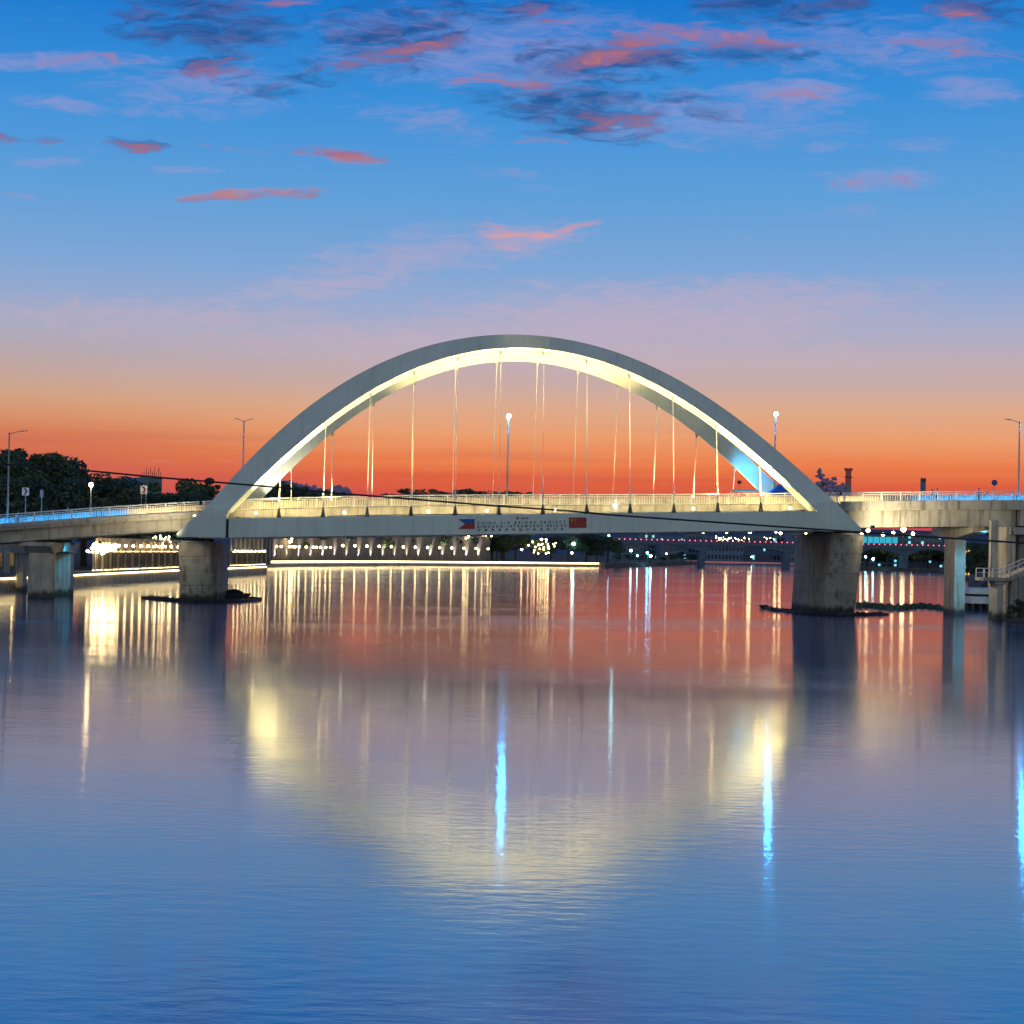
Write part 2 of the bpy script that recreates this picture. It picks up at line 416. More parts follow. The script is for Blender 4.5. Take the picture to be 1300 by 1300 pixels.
CAPZ = 2.35                                       # top of the quays
bankpx = [(-60, 754), (0, 751), (60, 747), (110, 743), (225, 735), (290, 731.5), (336, 728.5)]
near_line = [ground(u, v) for u, v in bankpx]
farpx = [(338, 719.6), (400, 718.8), (500, 718.2), (620, 718.6), (760, 719.6)]
far_line = [ground(u, v) for u, v in farpx]
woodpx = [(768, 721), (830, 719), (888, 717)]
wood_line = [ground(u, v) for u, v in woodpx]
lefts = [(p.x, p.y) for p in near_line + far_line + wood_line]
lb = [(p[0], p[1]) for p in lefts]
poly = [(-900, near_line[0].y - 30), (near_line[0].x - 40, near_line[0].y - 6)] + lb + [(wood_line[-1].x + 30, 1700), (260, 2300), (260, 6000), (-3500, 6000), (-3500, 300)]
sheet('left_bank_ground', poly, CAPZ - 0.08, M['soil'], 6.0)
rbpx = [(1234, 775), (1241, 752), (1236, 738), (1196, 727), (1100, 723.5), (1040, 716.5)]
rb_line = [ground(u, v) for u, v in rbpx]
poly = [(rb_line[0].x + 1, 251.5), (rb_line[0].x + .5, 254)] + [(p.x, p.y + 6) for p in rb_line[1:]] + [(420, 2300), (420, 6000), (4000, 6000), (4000, 251.5)]
sheet('right_bank_ground', poly, 1.7, M['soil'], 6.0)
sheet('far_bank_ground', [(-3500, 3300), (4000, 3300), (4000, 6200), (-3500, 6200)], 1.5, M['soil'], 5.0)

# ---------------------------------------------------------------- arch bridge
YN, YM = 213.5, 225.0                              # near face and middle of the bridge
def yface(z): return YN + 4.5 * min(1.0, max(0.0, (z - 10.5) / 24.0))
def on_face(u, v):
    Y = YN
    for _ in range(4):
        p = at(u, v, Y); Y = yface(p.z)
    return at(u, v, Y)
outer_px = [(254, 652), (289, 614), (300, 602.5), (340, 561), (383, 521), (432, 486.5), (484.6, 461), (546, 440), (608, 428), (654, 424.6), (700, 426.2), (754, 437),
            (809, 457), (857.7, 481.5), (913, 516), (961.5, 550), (996, 579), (1031, 610), (1065, 642)]
inner_px = [(292, 645), (320, 618.5), (331, 608.5), (354.7, 585), (411, 535), (466, 498), (521.5, 471), (574, 453.5), (626, 443), (681.5, 441), (735, 450),
            (790, 468.5), (845.6, 495), (902.7, 532), (961.5, 577.5), (996, 608), (1034, 646)]
def fit(px, deg=6):
    P_ = [on_face(*q) for q in px]
    xs = np.array([q.x for q in P_]); zs = np.array([q.z for q in P_])
    c = np.polyfit((xs - 12.5) / 45, zs, deg)
    return (lambda x: float(np.polyval(c, (x - 12.5) / 45))), xs.min(), xs.max()
zo, xo0, xo1 = fit(outer_px)
zi, xi0, xi1 = fit(inner_px)
# grade of the road: the railing foot along the near edge
DE = 217.0
prof = [at(u, v, DE) for u, v in [(-150, 678), (0, 667.7), (61.5, 663.5), (129, 658.5), (180, 654.2), (235, 650.5), (290, 648.4), (338, 647.2), (600, 643), (950, 639.6), (1130, 638.4), (1260, 638.2), (1400, 639.5)]]
pxs = np.array([q.x for q in prof]); pzs = np.array([q.z for q in prof])
pc = np.polyfit(pxs / 60, pzs, 5)
def zd(x): return float(np.polyval(pc, x / 60)) if -62 < x < 82 else float(np.interp(x, pxs, pzs))
gA, gB = at(287, 658.2, YN), at(1040, 648.6, YN)
def zg(x): return gA.z + (gB.z - gA.z) * (x - gA.x) / (gB.x - gA.x)      # top of the tie girder
GH = 2.38

bridge = thing('arch_bridge', 'pale steel tied arch bridge spanning the river, lit warm from below', 'bridge', (12.5, YM, 0))
NS = 90
def rib_mesh(mirror):
    mb = MB(); secs = []
    for i in range(NS + 1):
        t_ = i / NS
        t_ = 0.5 - 0.5 * math.cos(math.pi * t_) * (0.35 + 0.65 * abs(math.cos(math.pi * t_)) ** 0) if False else t_
        xo_ = xo0 + (xo1 - xo0) * t_; xi_ = xi0 + (xi1 - xi0) * t_
        a, b = zo(xo_), zi(xi_)
        ya, yb = yface(a), yface(b)
        s = [(xo_, ya, a), (xi_, yb, b), (xi_, yb + 2.6, b - .45), (xo_, ya + 2.6, a - .45)]
        if mirror: s = [(x, 2 * YM - y, z) for x, y, z in s]
        secs.append(s)
    return mb.loft(secs)
footL = [(at(u, v, YN).x, at(u, v, YN).z) for u, v in [(224.5, 677), (245, 657), (254, 652), (262, 643), (290, 648), (287.6, 653), (287, 658.2), (286.2, 681.8), (224.5, 681.8)]]
footR = [(at(u, v, YN).x, at(u, v, YN).z) for u, v in [(1093.5, 675), (1093.5, 670.5), (1065, 642), (1058, 635.5), (1028, 640), (1036, 648.2), (1036, 673), (1050, 674.6)]]
def mir(poly_y0, poly_y1, mirror): return (2 * YM - poly_y1, 2 * YM - poly_y0) if mirror else (poly_y0, poly_y1)
for mirror in (False, True):
    rib = obj('arch_rib', rib_mesh(mirror), M['steel'], bridge)
    for f_ in (footL, footR):
        obj('rib_foot', MB().prism(f_, *mir(YN - 0.004, YN + 2.604, mirror)), M['steel'], rib)
    xa, xb = gA.x + 0.35, gB.x
    poly = [(xa, zg(xa) - GH), (xb, zg(xb) - GH), (xb, zg(xb)), (xa, zg(xa))]
    g = obj('tie_girder', MB().prism(poly, *mir(YN + 0.05, YN + 2.5, mirror)), M['steel'], bridge)
    obj('expansion_joint', MB().prism([(gA.x - 0.05, zg(gA.x) - GH), (gA.x + 0.35, zg(gA.x) - GH), (gA.x + 0.35, zg(gA.x) - 0.05), (gA.x - 0.05, zg(gA.x) - 0.05)], *mir(YN + 0.12, YN + 2.4, mirror)), M['plate'], g)
    # thin lower flange of the girder
    poly = [(xa, zg(xa) - GH - 0.07), (xb, zg(xb) - GH - 0.07), (xb, zg(xb) - GH - 0.003), (xa, zg(xa) - GH - 0.003)]
    obj('girder_flange', MB().prism(poly, *mir(YN - 0.05, YN + 2.6, mirror)), M['grey_metal'], g)
# hangers
hu = [354, 410, 466, 521.6, 577.7, 633.5, 689, 744.8, 800, 855.6, 911.3, 966]
for mirror in (False, True):
    for u in hu:
        yb = YN + 1.3
        x = at(u, 655, yb).x
        z0 = zg(x); z1 = zi(x); yt = yface(z1) + 1.3
        B_ = Vector((x, yb, z0)); T_ = Vector((x, yt, z1 + 0.05))
        if mirror: B_.y = 2 * YM - B_.y; T_.y = 2 * YM - T_.y
        d = (T_ - B_)
        L = d.length; d = d.normalized()
        h = obj('hanger', MB().tube([B_ + d * 1.4, T_ - d * 0.5], 0.042, 8), M['hanger_white'], bridge, True)
        obj('hanger_sleeve', MB().tube([B_ + d * 1.0, B_ + d * min(3.6, L * 0.5)], [0.11, 0.075], 8), M['white'], h, True)
        obj('hanger_anchor', MB().tube([B_ - d * 0.02, B_ + d * 0.15, B_ + d * 0.8, B_ + d * 1.25], [0.36, 0.32, 0.19, 0.12], 6), M['dark_metal'], h)
        obj('hanger_clevis', MB().tube([T_ - d * 0.75, T_ - d * 0.25, T_], [0.14, 0.22, 0.24], 6), M['grey_metal'], h)
# road deck of the span with parapet edges
def deck_mesh(x0, x1, y0, y1, top, bot, n_=40):
    secs = []
    for i in range(n_ + 1):
        x = x0 + (x1 - x0) * i / n_
        z = zd(x)
        secs.append([(x, y0, z + bot), (x, y1, z + bot), (x, y1, z + top), (x, y0, z + top)])
    return MB().loft(secs)
xL, xR = footL[1][0] + 0.6, at(1066, 650, DE).x
YF = 2 * YM - DE
dk = obj('road_deck', deck_mesh(xL, xR, DE, YF, -0.02, -1.05), M['conc'], bridge)
obj('road_surface', deck_mesh(xL, xR, DE + 1.8, YF - 1.8, 0.02, -0.01), M['asphalt'], dk)
# cross beams below the deck
for k in range(15):
    x = xL + 4 + k * 5.58
    if x < gB.x - 1:
        obj('cross_beam', MB().box((x, YM, zg(x) - 0.95), (0.5, YF - DE + 1.0, 1.4)), M['steel'], dk)
def railing(parent, x0, x1, y, mat, pitch=0.32, post=2.4):
    r = obj('railing', MB().tube([(x0 + (x1 - x0) * i / 30, y, zd(x0 + (x1 - x0) * i / 30) + 1.38) for i in range(31)], 0.085, 6), mat, parent)
    for hgt_ in (0.12, 1.12):
        obj('rail_bar', MB().tube([(x0 + (x1 - x0) * i / 30, y, zd(x0 + (x1 - x0) * i / 30) + hgt_) for i in range(31)], 0.05, 6), mat, r)
    mb = MB(); k = x0 + 0.1
    while k < x1:
        mb.box((k, y, zd(k) + 0.62), (0.055, 0.05, 1.0)); k += pitch
    obj('balusters', mb, mat, r, kind='stuff')
    pm = mesh('rail_post', MB().box((0, 0, 0.67), (0.15, 0.14, 1.36)), mat)
    k = x0 + 0.3
    while k < x1:
        share('rail_post', pm, r, Vector((k, y + 0.06, zd(k))) - root_off(r)); k += post
    return r
def barriers(parent, x0, x1):
    for y in (DE + 1.55, YF - 1.55):
        n_ = max(2, int((x1 - x0) / 6)); w = (x1 - x0) / n_
        for k in range(n_):
            a, b = x0 + k * w + .02, x0 + (k + 1) * w - .02
            obj('barrier_block', MB().loft([[(x, y - .24, zd(x) + .03), (x, y + .24, zd(x) + .03), (x, y + .1, zd(x) + 1.0), (x, y - .1, zd(x) + 1.0)] for x in (a, (a + b) / 2, b)]), M['conc'], parent)
barriers(dk, xL, xR)
for y in (DE + .5, YF - .5):
    obj('light_strip', MB().loft([[(x, y - .05, zd(x) + .0), (x, y + .05, zd(x) + .0), (x, y + .05, zd(x) + .08), (x, y - .05, zd(x) + .08)] for x in [xL + 1 + (xR - xL - 2) * i / 40 for i in range(41)]]), M['strip_rail'], dk)
    obj('added_kerb', deck_mesh(xL, xR, *((DE + .2, DE + .38) if y < YM else (YF - .38, YF - .2)), .2, -.019), M['conc'], dk)  # added edge, hides the glowing strip from the camera below
railing(bridge, xL, xR, DE + 0.12, M['white'])
railing(bridge, xL, xR, YF - 0.12, M['white'])
# warm light strips lying on the girders, and round lamps on the deck edge
for y in (YN + 2.0, 2 * YM - YN - 2.0):
    secs = []
    for i in range(41):
        x = gA.x + 1.2 + (gB.x - gA.x - 2.4) * i / 40; z = zg(x) + 0.012
        secs.append([(x, y - 0.07, z), (x, y + 0.07, z), (x, y + 0.07, z + 0.1), (x, y - 0.07, z + 0.1)])
    obj('light_strip', MB().loft(secs), M['strip_deck'], bridge)
    sh = -.22 if y < YM else .22
    obj('strip_shield', MB().loft([[(p_[0][0], y + sh - .02, p_[0][2] - .01), (p_[0][0], y + sh + .02, p_[0][2] - .01), (p_[0][0], y + sh + .02, p_[0][2] + .15), (p_[0][0], y + sh - .02, p_[0][2] + .15)] for p_ in secs]), M['steel'], bridge)  # added lip that keeps the bright strip out of the camera's sight
for u, v in [(325, 651), (437, 650.5), (544, 649.5), (618, 648.5), (705, 647.5), (880, 645.5), (1003, 645), (247, 653.5)]:
    q = at(u, v, DE)
    obj('deck_lamp', MB().ball((q.x, DE - 0.08, q.z), 0.2, 2, (1, .5, 1)), M['fascia_lamp'], bridge)
q = at(781, 642, DE)
obj('deck_lamp', MB().ball((q.x, DE - 0.08, q.z), 0.16, 2, (1, .5, 1)), M['cool_far'], bridge)['label'] = 'bluish white deck lamp'
# flood lamps at the feet of the ribs, washing the soffits
WARM = (1.0, 0.71, 0.28)
for sx, u0, e in ((1, 289, 1.0), (-1, 1034, 1.0)):
    for mirror in (False, True):
        b = at(u0, 654, YN); x = b.x + sx * 1.2; y = YN + 1.3
        z = zg(x) + 0.25
        tx = x + sx * 17; tz = zi(tx); ty = yface(tz) + 1.3
        if mirror: y = 2 * YM - y; ty = 2 * YM - ty
        fl = obj('flood_lamp', MB().box((x, y, z - 0.18), (0.5, 0.6, 0.2)), M['dark_metal'], bridge)
        blue = mirror and sx < 0
        spot('flood_beam', (x + sx * 0.35, y, z + 0.1), (tx, ty, tz), 330000 if not mirror else 16000, WARM, 50, 0.8, 0.1, fl)
        # added wide wash up to the crown, set along the deck without a fixture
        spot('flood_beam', (x + sx * 9, y + (0.9 if not mirror else -0.9), zd(x + sx * 9) + 0.4), (12.5 - sx * 4, YM - (4 if not mirror else -4), 34), 42000, WARM, 55, 0.7, 0.2, fl)
xb_ = at(938, 640, 228.4).x
fl = obj('flood_lamp', MB().box((xb_, 228.4, zd(xb_) + 3.3), (.5, .4, .4)), M['dark_metal'], bridge)
obj('lamp_mast', MB().tube([(xb_, 228.5, zd(xb_)), (xb_, 228.5, zd(xb_) + 3.15)], .07, 6), M['grey_metal'], fl)
xt_ = at(985, 600, YF).x
spot('flood_beam', (xb_ + .1, 228.7, zd(xb_) + 3.6), (xt_, YF + 1, zd(xt_) + 5.5), 1900, (.10, .52, 1.0), 140, 1.0, .3, fl)
fl = obj('flood_lamp', MB().box((-20, YF - 4, zd(-20) + 0.3), (0.6, 0.6, 0.5)), M['dark_metal'], bridge)
spot('flood_beam', (-20, YF - 4, zd(-20) + 0.7), (-19, YF + 1.5, zd(-19) + 9), 3500, (1.0, 0.85, 0.6), 90, 0.8, 0.2, fl)

for (u0, v0, u1, e) in ((1097, 668, 1180, 9000), (221, 676, 190, 3500)):  # flood lamps and brackets added to brighten the approach girders
    a, b = at(u0, v0, YN), at(u1, 657, DE)
    sgn = 1 if u1 > u0 else -1
    fl = obj('flood_lamp', MB().box((a.x + sgn * .5, YN - 2.2, a.z - .1), (.4, .5, .4)), M['dark_metal'], bridge)
    obj('added_bracket', MB().box((a.x - sgn * .15, YN - .8, a.z - .35), (.12, 3.0, .1)), M['dark_metal'], fl)
    spot('flood_beam', (a.x + sgn * .8, YN - 2.2, a.z), (b.x, DE + .7, b.z), e, (1.0, .82, .5), 150, 1.0, .25, fl)
# river piers: a long battered wall under each foot, flared at the top
def pier_mesh(uA, uB, wl, ztop, over):
    # plan corners at the top and at the water, ends battered inward
    xa, xb = at(uA, wl, 222).x, at(uB, wl, 222).x
    levels = [(-3.0, 0.0), (0.0, 0.0)]
    z = 0.0
    mb = MB(); secs = []
    def sec(z, inset=0.0):
        t_ = max(0.0, z / ztop)
        y0 = 222.0 - over * t_ + inset; y1 = 240.0 - 2.2 * t_ * 1.0 + 1.0 - inset
        x0 = xa + inset; x1 = xb - inset
        c_ = 0.25
        return [(x0 + c_, y0, z), (x1 - c_, y0, z), (x1, y0 + c_, z), (x1, y0 + 2.0, z), (x1 - 0.45, y0 + 2.3, z), (x1 - 0.45, y0 + 5.2, z), (x1, y0 + 5.5, z), (x1, y1 - c_, z), (x1 - c_, y1, z),
                (x0 + c_, y1, z), (x0, y1 - c_, z), (x0, y0 + 5.5, z), (x0 + 0.45, y0 + 5.2, z), (x0 + 0.45, y0 + 2.3, z), (x0, y0 + 2.0, z), (x0, y0 + c_, z)]
    secs.append(sec(-3))
    lifts = 4
    for i in range(lifts):
        za, zb = ztop * i / lifts, ztop * (i + 1) / lifts
        secs += [sec(za + 0.09), sec(zb - 0.09)]
        if i < lifts - 1: secs += [sec(zb - 0.05, 0.10), sec(zb + 0.05, 0.10)]
    return mb.loft(secs)
pl = at(225.5, 682, YN); pr = at(1092, 675, YN)
for (uA, uB, top_z, lean) in ((228, 269, zg(-29) - GH - 0.55, 2.8), (1044.5, 1085, zg(54) - GH - 0.55, 4.4)):
    pier = obj('river_pier', pier_mesh(uA, uB, 768, top_z, lean), M['pier'], bridge)
    xa, xb = at(uA, 768, 222).x, at(uB, 768, 222).x
    xm = (xa + xb) / 2
    for y in (220.4, 223.6, 230.4, 234.4):
        obj('bearing', MB().box((xm, y, top_z + 0.26), (1.3, 1.3, 0.5)), M['plate'], pier)
    obj('pier_cap', MB().box((xm, 229.0, top_z + 0.05), (xb - xa - 0.5, 18.6, 0.16)), M['pier'], pier)

# flags and lettering on the girder
def plate_pts(pts, y=YN - 0.02):
    return [at(u, v, y) for u, v in pts]
def panel(name, pts, mat, parent, y, th=0.02):
    q = plate_pts(pts, y)
    return obj(name, MB().prism([(a.x, a.z) for a in q], y - th, YN + 0.05), mat, parent)
fl1 = panel('flag_panel', [(581, 671.6), (602.6, 671.4), (602.6, 658.8), (581, 659.0)], M['white'], bridge, YN - 0.0)
fl1['label'] = 'painted flag with blue and red halves and a white triangle'
panel('flag_stripe', [(581.8, 659), (602.6, 658.8), (602.6, 665.0), (590, 665.2)], M['blue_paint'], fl1, YN - 0.03)
panel('flag_stripe', [(581.8, 671.6), (590, 665.2), (602.6, 665.0), (602.6, 671.4)], M['red_paint'], fl1, YN - 0.03)
fl2 = panel('flag_panel', [(722.3, 670.2), (744.4, 670.0), (744.4, 656.8), (722.3, 657.0)], M['red_paint'], bridge, YN - 0.0)
fl2['label'] = 'painted red flag with yellow stars'
def star(c, r, rot=0):
    return [(c.x + r * (1 if k % 2 == 0 else .4) * math.sin(math.pi * k / 5 + rot), c.z + r * (1 if k % 2 == 0 else .4) * math.cos(math.pi * k / 5 + rot)) for k in range(10)]
for (u, v, r) in ((726, 660.4, .20), (729.6, 658.3, .075), (731, 659.6, .075), (731, 661.6, .075), (729.6, 663, .075)):
    obj('star', MB().prism(star(at(u, v, YN), r), YN - 0.05, YN - 0.02), M['yellow_paint'], fl2)
slope = math.atan((gB.z - gA.z) / (gB.x - gA.x))
def lettering(text, u0, u1, v, capm, mat, cjk=False):
    cu = bpy.data.curves.new('lettering', 'FONT'); cu.body = text; cu.size = 1.0; cu.extrude = 0.012
    cu.materials.append(mat); cu.offset = 0.012
    o = bpy.data.objects.new('lettering', cu); col.objects.link(o)
    a, b = at(u0, v, YN), at(u1, v - (u1 - u0) * 0.0128, YN)
    bpy.context.view_layer.update()
    h = 0.69 if not cjk else 0.86
    s = capm / h
    cu.size = s; bpy.context.view_layer.update()
    w = max(o.dimensions.x, 0.1); tgt = (b - a).length
    cu.space_character = 1.0
    nchar = max(1, len(text) - 1)
    if w < tgt:      # widen by letter spacing
        lo, hi = 1.0, 4.0
        for _ in range(18):
            mid_ = (lo + hi) / 2; cu.space_character = mid_; bpy.context.view_layer.update()
            if o.dimensions.x < tgt: lo = mid_
            else: hi = mid_
    else:
        cu.size = s * tgt / w
    bpy.context.view_layer.update()
    me = bpy.data.meshes.new_from_object(o.evaluated_get(bpy.context.evaluated_depsgraph_get()))
    bpy.data.objects.remove(o)
    o = bpy.data.objects.new('lettering', me); col.objects.link(o)
    o.parent = bridge
    o.matrix_parent_inverse = Matrix.Translation(-bridge.location)
    o.matrix_basis = Matrix.Translation(Vector((a.x, YN + 0.035, a.z))) @ Matrix.Rotation(-slope, 4, 'Y') @ Matrix.Rotation(R(90), 4, 'X')
    return o
lettering('CHINA AID BRIDGE PROJECT', 606, 718, 665.6, 0.30, M['letter'])
lettering('BINONDO-INTRAMUROS BRIDGE', 606, 718.5, 670.0, 0.30, M['letter'])
lettering('中国政府援助比农多王城大桥', 606.5, 718.5, 674.4, 0.30, M['letter'], True)
lettering('中国援助', 661.5, 671, 659.0, 0.26, M['red_paint'], True)
q = at(657, 657.6, YN)
kn = MB()
for dx, dz_ in ((0, .13), (.13, 0), (0, -.13), (-.13, 0), (0, 0)):
    kn.prism([(q.x + dx - .09, q.z + dz_), (q.x + dx, q.z + dz_ - .09), (q.x + dx + .09, q.z + dz_), (q.x + dx, q.z + dz_ + .09)], YN + 0.02, YN + 0.05)
obj('red_emblem', kn, M['red_paint'], bridge)

# ---------------------------------------------------------------- approach viaducts
via = thing('approach_viaduct', 'concrete approach viaduct curving down to the left bank, railings lit blue', 'viaduct', (-45, YM, 0))
xl0 = at(-150, 670, DE).x
d1 = obj('road_deck', deck_mesh(xl0, xL - 0.05, DE, YF, -0.02, -0.62, 24), M['conc'], via)
obj('deck_edge', deck_mesh(xl0, xL - 0.05, DE - 0.25, DE - 0.003, 0.1, -0.30, 24), M['conc'], d1)
obj('road_surface', deck_mesh(xl0, xL - 0.05, DE + 1.8, YF - 1.8, 0.02, -0.01, 24), M['asphalt'], d1)
for y in (218.6, 222.2, 226, 229.8, 233 - 1.4):
    secs = []
    for i in range(25):
        x = xl0 + (xL - 0.05 - xl0) * i / 24; z = zd(x)
        h_ = 1.55
        secs.append([(x, y - .55, z - .62), (x, y - .35, z - .9), (x, y - .3, z - .62 - h_ + .3), (x, y - .5, z - .62 - h_), (x, y + .5, z - .62 - h_), (x, y + .3, z - .62 - h_ + .3), (x, y + .35, z - .9), (x, y + .55, z - .62)])
    obj('girder', MB().loft(secs), M['conc'], via)
railing(via, xl0, xL - 0.3, DE + 0.0, M['white'])
railing(via, xl0, xL - 0.3, YF, M['white'])
secs = []
for i in range(21):
    x = xl0 + 1 + (at(150, 655, DE).x - xl0) * i / 20; z = zd(x)
    secs.append([(x, DE + .5, z + .03), (x, DE + .75, z + .03), (x, DE + .75, z + .15), (x, DE + .5, z + .15)])
obj('light_strip', MB().loft(secs), M['strip_blue'], via)
secs = []
for i in range(21):
    x = xl0 + 1 + (at(120, 655, DE).x - xl0) * i / 20; z = zd(x)
    secs.append([(x, YF - .75, z + .03), (x, YF - .5, z + .03), (x, YF - .5, z + .15), (x, YF - .75, z + .15)])
obj('light_strip', MB().loft(secs), M['strip_blue'], via)
secs = []
for i in range(21):
    x0_, x1_ = at(165, 655, DE).x, at(248, 655, DE).x
    x = x0_ + (x1_ - x0_) * i / 20; z = zd(x)
    secs.append([(x, DE + .5, z + .03), (x, DE + .7, z + .03), (x, DE + .7, z + .12), (x, DE + .5, z + .12)])
obj('light_strip', MB().loft(secs), M['strip_deck'], via)
def column(u0, u1, yf, depth, ztop, parent, name='pier_column', mat=None):
    xa, xb = at(u0, 750, yf).x, at(u1, 750, yf).x
    c_ = 0.18; secs = []
    for z in (-3, ztop):
        secs.append([(xa + c_, yf, z), (xb - c_, yf, z), (xb, yf + c_, z), (xb, yf + depth - c_, z), (xb - c_, yf + depth, z), (xa + c_, yf + depth, z), (xa, yf + depth - c_, z), (xa, yf + c_, z)])
    return obj(name, MB().loft(secs), mat or M['pier'], parent)
def bent(parent, u_mid, w_px, ztop):
    xm = at(u_mid, 700, 219).x; w = w_px / 10
    cap = MB().loft([[(xm - w / 2, 217.4, ztop - .5), (xm + w / 2, 217.4, ztop - .5), (xm + w / 2, 217.4, ztop), (xm - w / 2, 217.4, ztop)],
                     [(xm - w / 2, 219.4, ztop - 1.5), (xm + w / 2, 219.4, ztop - 1.5), (xm + w / 2, 219.4, ztop), (xm - w / 2, 219.4, ztop)],
                     [(xm - w / 2, 222.5, ztop - 1.2), (xm + w / 2, 222.5, ztop - 1.2), (xm + w / 2, 222.5, ztop), (xm - w / 2, 222.5, ztop)],
                     [(xm - w / 2, 227.5, ztop - 1.2), (xm + w / 2, 227.5, ztop - 1.2), (xm + w / 2, 227.5, ztop), (xm - w / 2, 227.5, ztop)],
                     [(xm - w / 2, 233.6, ztop - 1.5), (xm + w / 2, 233.6, ztop - 1.5), (xm + w / 2, 233.6, ztop), (xm - w / 2, 233.6, ztop)],
                     [(xm - w / 2, 235.5, ztop - .5), (xm + w / 2, 235.5, ztop - .5), (xm + w / 2, 235.5, ztop), (xm - w / 2, 235.5, ztop)]])
    obj('pier_cap', cap, M['pier'], parent)
    for yf in (219.2, 231.2):
        obj('pier_column', MB().loft([[(xm - w * .42, yf, -3), (xm + w * .42, yf, -3), (xm + w * .42, yf + 2.6, -3), (xm - w * .42, yf + 2.6, -3)],
                                      [(xm - w * .42, yf, ztop - 1.2), (xm + w * .42, yf, ztop - 1.2), (xm + w * .42, yf + 2.6, ztop - 1.2), (xm - w * .42, yf + 2.6, ztop - 1.2)]]), M['pier'], parent, bevel=0.12)
    for y in (218.6, 222.2, 226, 229.8, 231.6):
        obj('bearing', MB().box((xm, y, ztop + .14), (.8, .7, .28)), M['plate'], parent)
xm_ = at(50, 700, 219).x
bent(via, 50, 36, zd(xm_) - 0.62 - 1.55 - 0.28)
for y0, y1 in ((DE + .002, DE + .36), (YF - .36, YF - .002)):
    obj('added_kerb', deck_mesh(xl0, xL - 0.05, y0, y1, 0.27, -0.019, 24), M['conc'], d1)  # added to screen the blue strips from below
barriers(d1, xl0, xL - .05)
# piers of the side ramp behind, half hidden
for u0, u1, yf in ((19, 30, 246), (31, 37, 252), (4, 8, 262)):
    column(u0, u1, yf, 2.2, 5.6, via)
xm2 = at(-10, 700, 246).x
obj('pier_cap', MB().box((at(15, 690, 247).x, 247.4, 6.1), (6.6, 3.4, 1.2)), M['pier'], via)

viar = thing('approach_viaduct', 'concrete box girder viaduct leading off to the right bank on one T-shaped pier', 'viaduct', (70, YM, 0))
xr1 = at(1420, 640, DE).x
d2 = obj('road_deck', deck_mesh(xR + 0.05, xr1, DE, YF, -0.02, -0.95, 20), M['conc'], viar)
obj('road_surface', deck_mesh(xR + 0.05, xr1, DE + 1.8, YF - 1.8, 0.02, -0.01, 20), M['asphalt'], d2)
xj = at(1292, 640, DE).x
obj('girder', deck_mesh(xR + 0.3, xj, DE + 0.7, YF - 0.7, -0.951, -3.12, 14), M['conc'], viar)
obj('girder', deck_mesh(xj + 0.25, xr1, DE + 0.9, YF - 0.9, -0.951, -3.02, 8), M['conc'], viar)
railing(viar, xR + 0.3, xr1, DE + 0.12, M['white'])
railing(viar, xR + 0.3, xr1, YF - 0.12, M['white'])
for (u0, u1, y, mt) in ((1062, 1120, DE + .6, 'strip_deck'), (1165, 1400, DE + .6, 'strip_blue'), (1190, 1400, YF - .6, 'strip_blue')):
    secs = []
    for i in range(13):
        x = at(u0, 640, DE).x + (at(u1, 640, DE).x - at(u0, 640, DE).x) * i / 12; z = zd(x)
        secs.append([(x, y - .1, z + .03), (x, y + .1, z + .03), (x, y + .1, z + .15), (x, y - .1, z + .15)])
    obj('light_strip', MB().loft(secs), M[mt], viar)
for y0, y1 in ((DE + .002, DE + .36), (YF - .36, YF - .002)):
    obj('added_kerb', deck_mesh(xR + .05, xr1, y0, y1, 0.27, -0.019, 20), M['conc'], d2)  # added to screen this viaduct's light strips from below
barriers(d2, xR + .05, xr1)
# T pier
xc = at(1215, 700, 229).x
zt = zd(xc) - 3.14
obj('pier_column', MB().loft([[(xc - .75, 227.5, z), (xc + .75, 227.5, z), (xc + .75, 232.2, z), (xc - .75, 232.2, z)] for z in (-3, 2.5, zt - 1.3)]), M['pier'], viar, bevel=0.1)
obj('pier_cap', MB().loft([[(xc - 1.1, y, zt - h_), (xc + 1.1, y, zt - h_), (xc + 1.1, y, zt), (xc - 1.1, y, zt)] for y, h_ in ((219, .7), (227, 1.5), (232.6, 1.5), (237, .7))]), M['pier'], viar)

fl = obj('flood_lamp', MB().box((xc + .4, 218.2, zt - .2), (.5, .4, .3)), M['dark_metal'], viar)
spot('flood_beam', (xc + .4, 218.2, zt - .6), (xc + .1, 227.5, 3.0), 6000, (.01, .42, .8), 85, 1.0, .2, fl)
fl = obj('flood_lamp', MB().box((xm_ + 3.2, 224.5, zd(xm_) - 2.6), (.5, .5, .3)), M['dark_metal'], via)
spot('flood_beam', (xm_ + 3.0, 224.6, zd(xm_) - 2.9), (xm_ + .6, 231.2, 3.2), 1300, (.04, .55, 1.0), 90, 1.0, .2, fl)
# pier under the joint at the right edge, and the stair with its landing
column(1275, 1289, 214.5, 6, zd(at(1282, 700, 217).x) - 3.2, viar)
column(1291, 1306, 221, 6, zd(at(1298, 700, 217).x) - 3.2, viar)
obj('pier_cap', MB().box((at(1287, 690, 219).x, 222, zd(77) - 3.75), (4.2, 18, 0.9)), M['pier'], viar)

